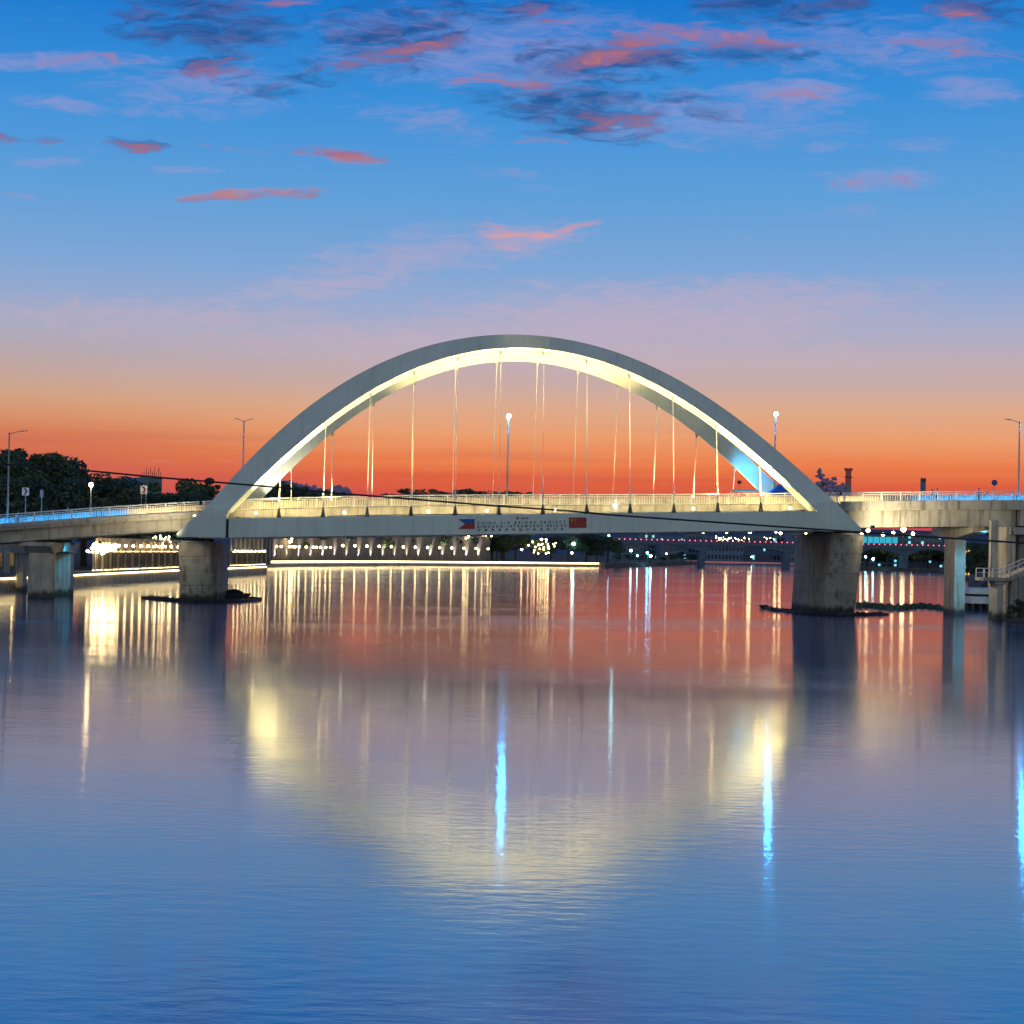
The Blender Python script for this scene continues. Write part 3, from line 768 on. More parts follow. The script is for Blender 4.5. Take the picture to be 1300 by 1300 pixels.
stair = thing('riverside_stair', 'pale concrete stair landing with a metal railing beneath the right viaduct', 'stair', (at(1270, 735, 211).x, 211, 0))
x0, x1 = at(1243, 735, 211).x, at(1276, 735, 211).x
zl = at(1258, 733, 211).z
obj('landing', MB().box(((x0 + x1) / 2, 211, zl - .2), (x1 - x0, 3.2, .4)), M['conc'], stair)
obj('landing_beam', MB().box(((x0 + x1) / 2 + .8, 211, zl - .62), (x1 - x0 - 1.6, 2.2, .44)), M['conc'], stair)
fm = MB(); x2 = x1 + 6.5
fm.prism([(x1 + .004, zl - .45), (x2, zl + 2.6), (x2, zl + 3.1), (x1 + .004, zl + .0)], 209.45, 212.55)
obj('stair_flight', fm, M['conc'], stair)
sm = mesh('step', MB().box((0, 0, 0.08), (.34, 3.0, .17)), M['conc'])
for k in range(19):
    share('step', sm, stair, Vector((x1 + .2 + k * .33, 211, zl + .02 + k * .155)) - stair.location)
for (u0, u1, yf) in ((1264.5, 1274, 210.3), (1284, 1292, 210.3)):
    column(u0, u1, yf, 1.4, zl - .85 + (0 if u0 < 1280 else 1.4), stair)
obj('pier_column', MB().box(((at(1269, 700, 211).x), 213.3, 8.2), (.9, .8, zd(75) - 3.2 - 4.5 + 1.2)), M['pier'], stair)
for y in (209.6, 212.4):
    pts = [(x0 + .05, y, zl + 1.1), (x1, y, zl + 1.1), (x2, y, zl + 4.15)]
    obj('handrail', MB().tube(pts, .06, 6), M['white'], stair)
    obj('handrail', MB().tube([(p[0], p[1], p[2] - .5) for p in pts], .035, 6), M['white'], stair)
    k = x0 + .08
    while k < x2:
        zb = zl if k < x1 else zl + (k - x1) / 6.5 * 3.05
        obj('railing_post', MB().box((k, y, zb + .55), (.09, .09, 1.12)), M['white'], stair); k += 1.05
for (u, v, Y) in ((1298, 728, 211),):
    pass

sheet('river_shore', [(at(1279, 770, 203).x, 203.5), (at(1300, 770, 203).x + 30, 200), (at(1300, 770, 203).x + 30, 209), (at(1290, 770, 209).x, 209.2), (at(1281, 770, 207).x, 206.5)], .3, M['soil'], 3.0)
terr = thing('river_wall', 'pale two-tiered riverside terrace wall on dark piles behind the stair', 'wall', (at(1250, 770, 247).x, 248, 0))
xa, xb = at(1233, 770, 247).x, at(1420, 770, 247).x
for (z0, z1, y0, s, nm) in ((1.0, 2.0, 247, 0, 'lower_tier'), (2.35, 3.15, 249.5, .6, 'upper_tier')):
    obj(nm, MB().box(((xa + xb) / 2 + s, y0 + 6, (z0 + z1) / 2), (xb - xa, 12, z1 - z0)), M['white'], terr)
obj('terrace_core', MB().box(((xa + xb) / 2 + 1, 256, .9), (xb - xa - .6, 12.5, 2.85)), M['plate'], terr)
pm = mesh('pile', MB().tube([(0, 0, -3), (0, 0, 1)], .22, 8), M['wood'])
k = xa + .4
while k < xa + 12:
    share('pile', pm, terr, Vector((k, 247.5, 0)) - root_off(terr)); k += 1.1

# ---------------------------------------------------------------- street lamps and signs on the bridge
def lamp(name, label, u, vtop, vbase, Y, kind, cat='street lamp', group=None):
    a, b = at(u, vtop, Y), at(u, vbase, Y)
    z0 = zd(b.x) + .02
    t_ = thing(name, label, cat, (b.x, Y, z0), group)
    H = a.z
    obj('pole', MB().tube([(b.x, Y, z0), (b.x, Y, z0 + 1), (b.x, Y, H - .1)], [.16, .14, .085], 8), M['grey_metal'] if kind != 'pale' else M['white'], t_, True)
    obj('base_plate', MB().box((b.x, Y, z0 + .12), (.5, .5, .24)), M['grey_metal'], t_)
    if kind == 'lit':
        obj('lamp_head', MB().loft([[(b.x - .35, Y - .2, H - .12), (b.x + .35, Y - .2, H - .12), (b.x + .35, Y + .2, H - .12), (b.x - .35, Y + .2, H - .12)], [(b.x - .25, Y - .15, H + .28), (b.x + .25, Y - .15, H + .28), (b.x + .25, Y + .15, H + .28), (b.x - .25, Y + .15, H + .28)]]), M['grey_metal'], t_)
        obj('lamp_glass', MB().ball((b.x, Y - .1, H - .05), .30, 2, (1, .8, 1)), M['cool'], t_, True)
    else:
        arms = {'pale': (-.95, .95), 'arm_right': (1.9,), 'arm_left': (-1.5,)}[kind]
        for dx in arms:
            obj('arm', MB().tube([(b.x, Y, H - .3), (b.x + dx * .5, Y, H - .02), (b.x + dx, Y, H + .12)], .05, 6), M['grey_metal'], t_)
            obj('lamp_head', MB().loft([[(b.x + dx * .8, Y - .14, H + .06), (b.x + dx * .8, Y + .14, H + .06), (b.x + dx * .8, Y + .14, H + .16), (b.x + dx * .8, Y - .14, H + .16)],
                                        [(b.x + dx * 1.25, Y - .2, H + .12), (b.x + dx * 1.25, Y + .2, H + .12), (b.x + dx * 1.25, Y + .2, H + .2), (b.x + dx * 1.25, Y - .2, H + .2)]]), M['grey_metal'], t_)
    return t_
lamp('street_lamp', 'lit bluish white street lamp under the crown of the arch', 643.5, 528, 640, 232.4, 'lit')
lamp('street_lamp', 'lit bluish white street lamp rising above the right leg of the arch', 982.5, 525, 636, 232.4, 'lit')
lamp('street_lamp', 'unlit pale street lamp with two short arms beside the left leg of the arch', 307.5, 533, 646, 232.4, 'pale')
lamp('street_lamp', 'unlit grey street lamp with one arm at the far left end of the viaduct', 9.5, 548, 664, 218.2, 'arm_right')
lamp('street_lamp', 'unlit grey street lamp with one arm near the right edge of the photo', 1292.5, 534, 638, 218.2, 'arm_left')
lamp('street_lamp', 'lit bluish white street lamp past the right edge of the stair', 1306, 527, 638, 218.6, 'lit')

def sign(name, label, u, v0, v1, w, Y, front, extra=None):
    a, b = at(u, v0, Y), at(u, v1, Y)
    z0 = zd(b.x)
    s = thing(name, label, 'road sign', (b.x, Y, z0))
    for dx in ((-.3, .3) if extra == 'two' else (0,)):
        obj('post', MB().tube([(b.x + dx, Y, z0), (b.x + dx, Y, b.z + .3)], .05, 6), M['grey_metal'], s)
    obj('panel', MB().box((b.x, Y - .08, (a.z + b.z) / 2), (w, .05, a.z - b.z)), front, s)
    return s, b.x, (a.z + b.z) / 2, a.z - b.z
for u, v0, v1, Y, lab, ex in ((32.5, 619, 629, 219, 'white sign with a red chevron nearest the left edge', None), (182.5, 616.5, 627, 221, 'white sign with a red chevron on two posts beside the left bus', 'two')):
    lab = lab.replace(' beside the left bus', ' left of the arch foot')
    s, x, z, h = sign('chevron_sign', lab, u, v0, v1, .9, Y, M['white'], ex)
    mb = MB(); w = .26
    mb.prism([(x - .25, z + h * .42), (x + .02, z + h * .42), (x + .3, z), (x + .02, z - h * .42), (x - .25, z - h * .42), (x + .03, z)], Y - .13, Y - .109)
    obj('chevron', mb, M['red_paint'], s)
sign('small_sign', 'small blank grey sign on a thin post near the left edge', 53, 622, 631, .42, 219, M['grey_metal'])
s, x, z, h = sign('upright_sign', 'tall pale blue sign panel with a dark top above the right viaduct', 1171.5, 607, 624, .72, 231, M['wall_b'])
obj('top_band', MB().box((x, 230.88, z + h * .36), (.74, .05, h * .26)), M['dark_metal'], s)
s, x, z, h = sign('round_sign', 'small dark blue sign on a post near the right lamp', 1262, 609, 616.5, .06, 231, M['blue_paint'])
obj('disc', MB().tube([(x, 230.9, z), (x, 230.82, z)], .4, 16), M['blue_paint'], s)

# ---------------------------------------------------------------- people on the footways
def person(label, u, Y, scale=1.0, lean=0.0, stride=0.0, rz=0.0, top=None, trouser=None):
    x = at(u, 640, Y).x
    base = Vector((x, Y, zd(x) + .02))
    t_ = thing('person', label, 'person', base, 'people on the bridge footways', rz)
    V = [(0, 0, .95), (0, lean * .3, 1.2), (0, lean * .6, 1.42), (0, lean * .7, 1.52), (0, lean * .8 - .02, 1.62), (0, lean * .8 - .01, 1.74),
         (-.19, lean * .6, 1.42), (-.25, lean * .5 + stride * .4, 1.15), (-.24, lean * .5 + stride * .7 - .05, .90), (-.235, lean * .5 + stride * .75 - .07, .82),
         (.19, lean * .6, 1.42), (.25, lean * .5 - stride * .4, 1.15), (.24, lean * .5 - stride * .7 - .05, .90), (.235, lean * .5 - stride * .75 - .07, .82),
         (-.10, 0, .88), (-.11, -stride * .5 - .02, .48), (-.11, -stride, .08), (-.11, -stride - .16, .04),
         (.10, 0, .88), (.11, stride * .6 - .02, .48), (.11, stride, .08), (.11, stride - .16, .04)]
    E = [(0, 1), (1, 2), (2, 3), (3, 4), (4, 5), (2, 6), (6, 7), (7, 8), (8, 9), (2, 10), (10, 11), (11, 12), (12, 13), (0, 14), (14, 15), (15, 16), (16, 17), (0, 18), (18, 19), (19, 20), (20, 21)]
    rad = [.15, .14, .14, .06, .10, .09, .07, .05, .04, .035, .07, .05, .04, .035, .10, .07, .05, .04, .10, .07, .05, .04]
    me = bpy.data.meshes.new('person_body'); me.from_pydata(V, E, [])
    o = bpy.data.objects.new('body', me); col.objects.link(o); o.parent = t_; o.scale = (scale,) * 3
    o.modifiers.new('skin', 'SKIN')
    for sv, r in zip(me.skin_vertices[0].data, rad): sv.radius = (r, r * .85)
    me.skin_vertices[0].data[0].use_root = True
    sd = o.modifiers.new('sub', 'SUBSURF'); sd.levels = 1; sd.render_levels = 1
    m, n_, p_ = new_mat('clothed_person')
    tcn = n_.new('ShaderNodeTexCoord'); sp = n_.new('ShaderNodeSeparateXYZ'); n_.l.new(tcn.outputs['Object'], sp.inputs[0])
    z = sp.outputs[2]
    c_ = n_.mix(n_.math('GREATER_THAN', z, .93), rgb(trouser or (.02, .02, .03)), rgb(top or (.05, .05, .07)))
    c_ = n_.mix(n_.math('GREATER_THAN', z, 1.5), c_, (.30, .19, .13, 1))
    n_.l.new(c_, p_.inputs['Base Color']); p_.inputs['Roughness'].default_value = .85
    me.materials.append(m)
    h = obj('hair', MB().ball((base.x, base.y + lean * .8 + .02, base.z + 1.73 * scale), .115 * scale, 2, (1, 1.05, .9)), M['hair'], t_, True)
    return t_
person('person in dark clothes walking on the viaduct, furthest right of the strollers', 1252, 230, 1.05, -.05, .18, .4)
person('person in dark clothes standing at the right viaduct railing left of another walker', 1242.5, 218.2, 1.0, 0, .05, .2)
person('person standing behind the railing right of the tall pale blue sign', 1189, 218.3, 1.0, 0, .08, -.3, (.12, .12, .14))
person('person in grey leaning at the railing just right of the tall pale blue sign', 1184, 219.0, .95, .1, .05, .8, (.16, .16, .18))
person('person in black near the middle of the left viaduct, left of another', 87, 218.6, 1.05, .08, .15, .9)
person('person in black on the left viaduct below the white lamp', 115, 218.8, 1.05, .1, .2, 1.2)
person('person leaning on the railing at the left end of the viaduct', 23, 218.0, .95, .05, .05, .3, (.08, .09, .12))
person('person walking on the left viaduct just right of the white lamp', 148, 219.4, 1.0, 0, .15, .6)

# ---------------------------------------------------------------- cable across the view
pts = []
for u, v in ((-260, 566), (0, 588.8), (100, 596.5), (200, 606), (330, 616.8), (420, 625.5), (521, 633.5), (621, 641.6), (720, 648.5), (772, 653.5), (880, 661), (980, 668), (1090, 675.5), (1170, 681), (1300, 689.5), (1560, 703)):
    pts.append(at(u, v, 62))
tag(obj('overhead_cable', MB().tube(pts, .038, 6), M['cable'], None, True), 'thin black overhead cable sagging across the whole view in front of the bridge', 'cable')

# ---------------------------------------------------------------- floating booms and weeds at the piers
def boom(label, pts, rad, seed):
    t_ = thing('floating_boom', label, 'floating boom', (pts[len(pts) // 2].x, pts[len(pts) // 2].y, 0))
    rnd = random.Random(seed)
    for a, b in zip(pts[:-1], pts[1:]):
        L = (b - a).length; k = max(1, int(L / 3.2)); d = (b - a) / k; nrm = Vector((-d.y, d.x, 0)).normalized()
        for i in range(k):
            for off in (-.35, .3):
                p = a + d * i + nrm * (off + rnd.uniform(-.1, .1)); q = p + d * rnd.uniform(.93, 1.0)
                z = rnd.uniform(.05, .16)
                obj('log', MB().tube([(p.x, p.y, z), ((p.x + q.x) / 2, (p.y + q.y) / 2, z + .05), (q.x, q.y, z)], [rad * rnd.uniform(.7, 1), rad, rad * rnd.uniform(.6, 1)], 7), M['wood'], t_)
    mb = MB()
    for i in range(140):
        k = rnd.randrange(len(pts) - 1); p = pts[k].lerp(pts[k + 1], rnd.random())
        mb.ball((p.x + rnd.gauss(0, .4), p.y + rnd.gauss(0, .5), rnd.uniform(.1, .4)), rnd.uniform(.07, .26), 0, (1.3, 1, .6))
    obj('debris', mb, M['wood'], t_, kind='stuff')
    return t_
boom('dark floating log boom around the left river pier', [ground(184, 759.5), ground(215, 762.3), ground(252, 765), ground(285, 765), ground(308, 763.5), ground(329, 760.5)], .2, 1)
boom('long dark floating log boom around the right river pier', [ground(968, 771.5), ground(985, 775), ground(1022, 779.5), ground(1060, 781.5), ground(1124, 780.5)], .2, 2)
hull = ground(297, 758)
bt = thing('covered_raft', 'small dark covered raft tied to the left river pier', 'raft', hull)
obj('hull', MB().loft([[(hull.x - 1.9, hull.y - .8, 0), (hull.x - 1.9, hull.y + .8, 0), (hull.x - 2.1, hull.y + .9, .5), (hull.x - 2.1, hull.y - .9, .5)], [(hull.x + 2, hull.y - .8, 0), (hull.x + 2, hull.y + .8, 0), (hull.x + 2.5, hull.y + .7, .6), (hull.x + 2.5, hull.y - .7, .6)]]), M['wood'], bt)
secs = []
for x_ in np.linspace(-1.2, 1.3, 8):
    h_ = .62 * math.sqrt(max(.05, 1 - (x_ / 1.45) ** 2))
    secs.append([(hull.x + x_, hull.y + math.cos(a_) * .85, .5 + math.sin(a_) * h_) for a_ in np.linspace(0, math.pi, 9)])
obj('canopy', MB().loft(secs), M['cloth'], bt, True)
mb = MB(); rnd = random.Random(5)
for i in range(2600):
    t_ = rnd.random(); u = 1088 + (1262 - 1088) * t_
    if 1194 < u < 1223 and rnd.random() < .6: continue
    p = ground(u, 771 + 2.5 * t_ + rnd.gauss(0, .7) + 1.2 * math.sin(u * .09))
    h = rnd.uniform(.2, .75) * (0.6 + .4 * math.sin(u * .31) ** 2); a = rnd.uniform(0, 6.28); w = rnd.uniform(.12, .3)
    dx, dy = math.cos(a) * w, math.sin(a) * w
    mb.add([(p.x - dx, p.y - dy, 0.0), (p.x + dx, p.y + dy, 0.02), (p.x + dx * 1.5, p.y + dy, h), (p.x - dx * .4, p.y - dy, h * .8)], [(0, 1, 2, 3)])
wd = tag(obj('water_hyacinth', mb, M['leaf'], kind='stuff'), 'dark ragged line of floating water plants between the right piers', 'water plants')

# ---------------------------------------------------------------- quays and promenade on the left bank
def quay(label, line, name='quay_wall'):
    base = line[len(line) // 2]
    q = thing(name, label, 'quay wall', (base.x, base.y, 0))
    def strip_(nm, y0, y1, z0, z1, mat):      # offset outwards towards the river
        secs = []
        for i, p in enumerate(line):
            d = (line[min(i + 1, len(line) - 1)] - line[max(i - 1, 0)]).normalized()
            nrm = Vector((d.y, -d.x, 0))
            a, b = p + nrm * y0, p + nrm * y1
            secs.append([(a.x, a.y, z0), (b.x, b.y, z0), (b.x, b.y, z1), (a.x, a.y, z1)])
        return obj(nm, MB().loft(secs), mat, q)
    strip_('wall_face', -.6, .35, -3, CAPZ - .3, M['quay'])
    strip_('coping', -.7, .6, CAPZ - .295, CAPZ + .05, M['quay'])
    return q, strip_
q1, st1 = quay('lit stone quay wall of the near promenade at the left', near_line)
st1('light_strip', .36, .52, CAPZ - .62, CAPZ - .42, M['strip'])
q2, st2 = quay('long lit stone quay wall curving below the rampart', far_line)
st2('light_strip', .36, .55, CAPZ - .95, CAPZ - .36, M['strip'])

def along(line, pxline, u):
    us = [a[0] for a in pxline]
    for i in range(len(us) - 1):
        if us[i] <= u <= us[i + 1]:
            t_ = (u - us[i]) / (us[i + 1] - us[i])
            # same ray, on the segment
            A, B = line[i], line[i + 1]
            a, _ = ab(u, 720); k = a / F
            den = (B.x - A.x) - k * (B.y - A.y)
            s_ = (k * A.y - A.x) / den if abs(den) > 1e-6 else t_
            return A.lerp(B, s_)
    return line[-1].copy()
def promenade_lamp(label, far):
    t_ = thing('promenade_lamp', label, 'lamp post', (0, 0, 0), 'lamps along the promenade')
    H = 4.4 if not far else 5.6
    obj('pole', MB().tube([(0, 0, 0), (0, 0, .6), (0, 0, H - .3)], [.16, .09, .07], 6), M['dark_metal'], t_)
    obj('globe', MB().ball((0, 0, H), .25 if not far else .45, 2), M['warm'] if not far else M['warm_far'], t_, True)
    return t_
nl = promenade_lamp('warm globe lamp on a thin dark post along the near promenade', False)
first = True
us = [116, 121, 127, 133, 138, 146] + [155 + 9.7 * k for k in range(8)] + [296, 300.5, 305, 309, 313, 317, 322, 327, 331, 334]
for u in us:
    p = along(near_line, bankpx, u)
    o = nl if first else dup(nl); first = False
    k = us.index(u)
    if u < 200: lab = ORD[k] + ' warm globe lamp from the left on the promenade left of the left pier'
    else: lab = ORD[k - 14] + ' warm globe lamp from the left, right of the left pier on the near promenade'
    place(o, (p.x, p.y + 3.5, CAPZ), lab, s=.8 if u > 290 else (1, 1, 1.0))
fl_ = promenade_lamp('warm globe lamp in the evenly spaced row before the rampart', True)
first = True
fu = [350, 356, 367, 371, 374, 379, 388, 397, 401, 406, 413, 419] + [434.5 + 15.4 * k for k in range(13)] + [662]
for u in fu:
    p = along(far_line, farpx, min(u, 755))
    o = fl_ if first else dup(fl_); first = False
    k = fu.index(u)
    lab = (ORD[k] + ' warm globe lamp in the close cluster at the left end of the rampart' if k < 12 else
           ORD[k - 12] + ' warm globe lamp from the left in the evenly spaced row before the rampart' if k < 25 else 'lone warm globe lamp left of the fairy-light tree')
    place(o, (p.x * 1.006, p.y + 5, CAPZ), lab, s=.85 if u < 425 else (1, 1, 1.0))
# iron fence with brick posts on the near promenade
for (ua, ub, lab) in ((112, 226, 'lit iron fence with posts on the near promenade left of the pier'), (290, 335, 'lit iron fence on the near promenade right of the left pier')):
    A, B = along(near_line, bankpx, ua), along(near_line, bankpx, ub)
    f_ = thing('promenade_fence', lab, 'fence', (A.x, A.y + 5, CAPZ))
    nseg = 13 if ua < 200 else 7
    A = A + Vector((0, 5, 0)); B = B + Vector((0, 5, 0))
    bm_ = MB()
    for k in range(nseg + 1):
        p = A.lerp(B, k / nseg)
        obj('fence_post', MB().box((p.x, p.y, CAPZ + 1.7), (.5, .5, 3.4)), M['quay'], f_)
    for hz in (.35, 3.2):
        obj('fence_rail', MB().tube([(A.x, A.y, CAPZ + hz), (B.x, B.y, CAPZ + hz)], .07, 6), M['dark_metal'], f_)
    for k in range(nseg * 14):
        p = A.lerp(B, (k + .5) / (nseg * 14)); bm_.box((p.x, p.y, CAPZ + 1.7), (.06, .06, 2.9))
    obj('bars', bm_, M['dark_metal'], f_, kind='stuff')
    obj('light_strip', MB().tube([(A.x, A.y - .12, CAPZ + 3.35), (B.x, B.y - .12, CAPZ + 3.35)], .05, 5), M['strip'], f_)
    obj('light_strip', MB().tube([(A.x, A.y - 1.2, CAPZ + .1), (B.x, B.y - 1.2, CAPZ + .1)], .07, 5), M['strip'], f_)

# rampart of the old fort with uplights
ru = [345, 400, 460, 520, 580, 622]
rl = []
for u in ru:
    p = along(far_line, farpx, u); k = 1 + 16 / p.y
    rl.append(Vector((p.x * k, p.y + 16, 0)))
ram = thing('rampart', 'long grey stone rampart with upright light streaks behind the promenade lamps', 'rampart', (rl[2].x, rl[2].y, CAPZ))
secs = []
for p in rl:
    secs.append([(p.x, p.y, CAPZ - .3), (p.x, p.y + 5, CAPZ - .3), (p.x, p.y + 5, 13.2), (p.x, p.y + 1.0, 13.2)])
obj('wall_face', MB().loft(secs), M['rampart'], ram)
secs = []
for p in rl:
    secs.append([(p.x, p.y + .75, 13.205), (p.x, p.y + 5.1, 13.205), (p.x, p.y + 5.1, 13.9), (p.x, p.y + .75, 13.9)])
obj('parapet', MB().loft(secs), M['rampart'], ram)
um = mesh('uplight', MB().box((0, 0, .15), (.5, .4, .3)), M['dark_metal'])
for k in range(18):
    u = 350 + k * 15.2
    for i in range(len(ru) - 1):
        if ru[i] <= u <= ru[i + 1]:
            A, B = rl[i], rl[i + 1]; a, _ = ab(u, 710); kk = a / F
            s_ = (kk * A.y - A.x) / ((B.x - A.x) - kk * (B.y - A.y)); p = A.lerp(B, s_)
            share('uplight', um, ram, Vector((p.x, p.y - 1.2, CAPZ)) - ram.location)
            spot('uplight_beam', (p.x, p.y - 1.6, CAPZ + .4), (p.x, p.y + .7, 12), 20000 * random.uniform(.6, 1.2), (1.0, .86, .72), 44, .8, .1, ram)

# ---------------------------------------------------------------- trees
def leaf_cloud(seed, n_, lobes, leaf):
    rnd = random.Random(seed); v = []; f = []; wts = [l[1][0] ** 1.8 for l in lobes]
    for i in range(n_):
        c, r = rnd.choices(lobes, wts)[0]
        d = Vector((rnd.gauss(0, 1), rnd.gauss(0, 1), rnd.gauss(0, 1))).normalized() * (rnd.random() ** .35)
        p = Vector((c[0] + d.x * r[0], c[1] + d.y * r[1], c[2] + d.z * r[2]))
        nrm = Vector((rnd.gauss(0, 1), rnd.gauss(0, 1), rnd.gauss(.6, 1))).normalized()
        x = nrm.orthogonal().normalized(); y = nrm.cross(x); s = leaf * rnd.uniform(.5, 1.3)
        o = len(v)
        v += [p + x * s, p + y * s * .6, p - x * s, p - y * s * .6]; f.append((o, o + 1, o + 2, o + 3))
    mb = MB(); mb.v = [tuple(q) for q in v]; mb.f = f
    return mb
def tree_proto(seed, mat, H=10, spread=4.2, n_=9000, leaf=.21, bare=.3):
    rnd = random.Random(seed)
    t_ = thing('tree', 'tree', 'tree', (0, 0, 0))
    lobes = []
    mb = MB(); mb.tube([(0, 0, -.5), (.1, 0, H * bare), (.2, .1, H * .6), (.1, .2, H * .85)], [.34, .28, .17, .06], 7)
    for i in range(9):
        a = i * 2.4 + rnd.random(); rr = spread * rnd.uniform(.35, .85); z = H * rnd.uniform(bare + .12, .92)
        rr *= 1.15 - .6 * abs(z / H - .6)
        c = (math.cos(a) * rr, math.sin(a) * rr, z)
        mb.tube([(0.1, 0, H * (bare + rnd.random() * .2)), (c[0] * .5, c[1] * .5, z * .85), c], [.14, .09, .04], 5)
        r_ = spread * rnd.uniform(.3, .52)
        lobes.append((c, (r_, r_, r_ * .7)))
    for i in range(16):
        a = rnd.uniform(0, 6.28); z = H * rnd.uniform(bare + .3, 1.0); rr = spread * rnd.uniform(.75, 1.12) * (1.15 - .75 * abs(z / H - .6))
        c = (math.cos(a) * rr, math.sin(a) * rr, z); r_ = spread * rnd.uniform(.08, .2); lobes.append((c, (r_, r_, r_ * .8)))
        if i % 2: mb.tube([(c[0] * .35, c[1] * .35, z * .8), c, (c[0] * 1.12, c[1] * 1.12, z + .35)], [.07, .035, .015], 4)
    lobes.append(((0, 0, H * .9), (spread * .4, spread * .4, H * .12)))
    obj('trunk', mb, M['bark'], t_)
    obj('crown', leaf_cloud(seed, n_, lobes, leaf), mat, t_)
    return t_
protos = [tree_proto(11, M['leaf'], 10, 4.4), tree_proto(12, M['leaf2'], 10, 3.8), tree_proto(13, M['leaf'], 10, 3.2, 8000, .21, .22), tree_proto(14, M['leaf2'], 10, 5.2, 10000, .21, .35)]
used = [False] * 4
def tree(k, u, vtop, Y, label, base=CAPZ, group=None, wide=1.0, rz=None):
    p = at(u, vtop, Y); h = (p.z - base) / 10.0
    o = protos[k] if not used[k] else dup(protos[k]); used[k] = True
    place(o, (p.x, Y, base), label, rz if rz is not None else random.uniform(0, 6.28), (h * wide, h * wide, h), group)
    return o
G1 = 'trees on the left bank above the viaduct'
hill = [(-40, 566, 350, 0, 'very tall dark tree cut by the left edge of the photo'), (2, 571, 340, 3, 'tallest dark tree behind the left lamp post'), (30, 574, 360, 0, 'tall dark tree right of the left lamp post, over the red chevron sign'),
        (62, 577, 350, 3, 'broad dark tree with open twigs in the hill of trees at left'), (88, 597, 360, 1, 'lower dark tree at the right slope of the left tree hill'),
        (108, 603, 350, 0, 'round dark tree just behind the white lamp on the left viaduct'), (128, 622, 370, 1, 'low dark bush-like tree right of the white lamp'),
        (10, 600, 320, 2, 'dark lower tree filling in below the left hill crowns'), (48, 603, 320, 0, 'dark lower tree above the blank grey sign'), (80, 610, 320, 2, 'dark lower tree between the blank sign and the white lamp'),
        (150, 624, 420, 0, 'dark tree below the green roof, left of the unfinished tower'), (170, 622, 410, 2, 'dark tree below the unfinished concrete tower'), (195, 622, 430, 1, 'dark tree right of the unfinished concrete tower'),
        (218, 621, 430, 0, 'dark tree left of the round-topped tree near the arch'), (240, 606, 450, 1, 'round-topped dark tree close to the left leg of the arch'), (252, 622, 440, 2, 'small dark tree touching the left leg of the arch')]
for (u, v, Y, k, lab) in hill: tree(k, u, v + (7 if u < 240 else 3), Y, lab, wide=1.25 if u < 120 else 1.1, group=G1)
for (u, v, k, lab, w) in ((352, 617, 0, 'dark tree seen between the left ribs of the arch', 1.2), (372, 622, 1, 'low dark tree right of the first hanger', 1.2), (392, 625, 0, 'low dark tree below the purple clouds', 1.3),
                          (545, 622, 3, 'flat-topped dark tree above the railing left of the fourth hanger', 1.5), (566, 626, 1, 'low dark tree above the railing beside the flat-topped tree', 1.2),
                          (620, 625, 3, 'flat-topped dark tree above the railing left of the lit lamp', 1.7), (640, 627, 1, 'low dark tree behind the lit lamp pole', 1.2)):
    tree(k, u, v, 660 if u < 420 else 900, lab, group='trees rising above the bridge railing', wide=w)
G2 = 'trees behind the rampart'
for i in range(15):
    u = 352 + i * 19.5
    Y = along(far_line, farpx, min(u, 750)).y + 30
    tree([0, 1, 3, 2][i % 4], u, 668 + random.uniform(-4, 3), Y, ORD[i] + ' dark green tree from the left in the row behind the grey rampart', group=G2, wide=1.25)
G3 = 'trees along the promenade'
for (u, v, k, Yo, lab) in ((205, 677, 1, 14, 'promenade tree strung with warm fairy lights left of the left pier'), (188, 682, 0, 18, 'promenade tree left of the one strung with lights'), (140, 682, 1, 16, 'promenade tree above the brightest lamps'), (165, 684, 2, 18, 'promenade tree between the brightest lamps and the fairy lights'),
                           (232, 682, 1, 18, 'promenade tree hidden half by the left pier')):
    p = along(near_line, bankpx, u); tree(k, u, v, p.y + Yo, lab, group=G3, wide=1.1)
for (u, v, k, Yo, lab) in ((632, 680, 1, 25, 'green lit tree at the end of the rampart'), (655, 679, 3, 30, 'green lit tree right of the end of the rampart'), (682, 684, 1, 14, 'small tree covered with warm fairy lights under the red flag'), (700, 682, 0, 30, 'dark green tree behind the fairy-light tree'),
                           (722, 680, 3, 30, 'dark green tree behind the white lamp post'), (745, 678, 0, 25, 'dark green tree left of the brown bush'), (772, 682, 3, 20, 'round brownish tree at the end of the lit quay'), (758, 690, 1, 15, 'brown bush at the tip of the lit quay')):
    p = along(far_line, farpx, min(u, 755)); tree(k, u, v, p.y + Yo, lab, group='trees at the end of the lit quay', wide=1.2)
for i, (u, v) in enumerate(((786, 703), (799, 704), (812, 706), (826, 703), (842, 707), (856, 703), (866, 700), (878, 704), (888, 703))):
    Y = 945 + i * 22
    tree([2, 0, 1][i % 3], u, v, Y, ORD[i] + ' dark shrub tree from the left on the wooded point beyond the lit quay', base=CAPZ - .2, group='trees on the wooded point', wide=1.5)
for i in range(12):
    u = 1088 + i * 13
    tree([0, 2, 1, 3][i % 4], u, 694 + random.uniform(-4, 5), 1040 + 10 * (i % 3), ORD[i] + ' dark tree from the left on the far right bank below the far bridge', base=1.6, group='trees on the far right bank', wide=1.4)
for (u, v, Y, k, lab) in ((1240, 690, 420, 0, 'dark tree between the T pier and the stair'), (1252, 694, 380, 1, 'dark bushy tree close behind the stair landing'), (1228, 712, 460, 2, 'low dark tree just right of the T pier'), (1268, 690, 400, 3, 'dark tree behind the stair columns'), (1292, 696, 400, 0, 'dark tree at the right edge behind the stair')):
    tree(k, u, v, Y, lab, base=1.7, group='trees behind the stair', wide=1.1)
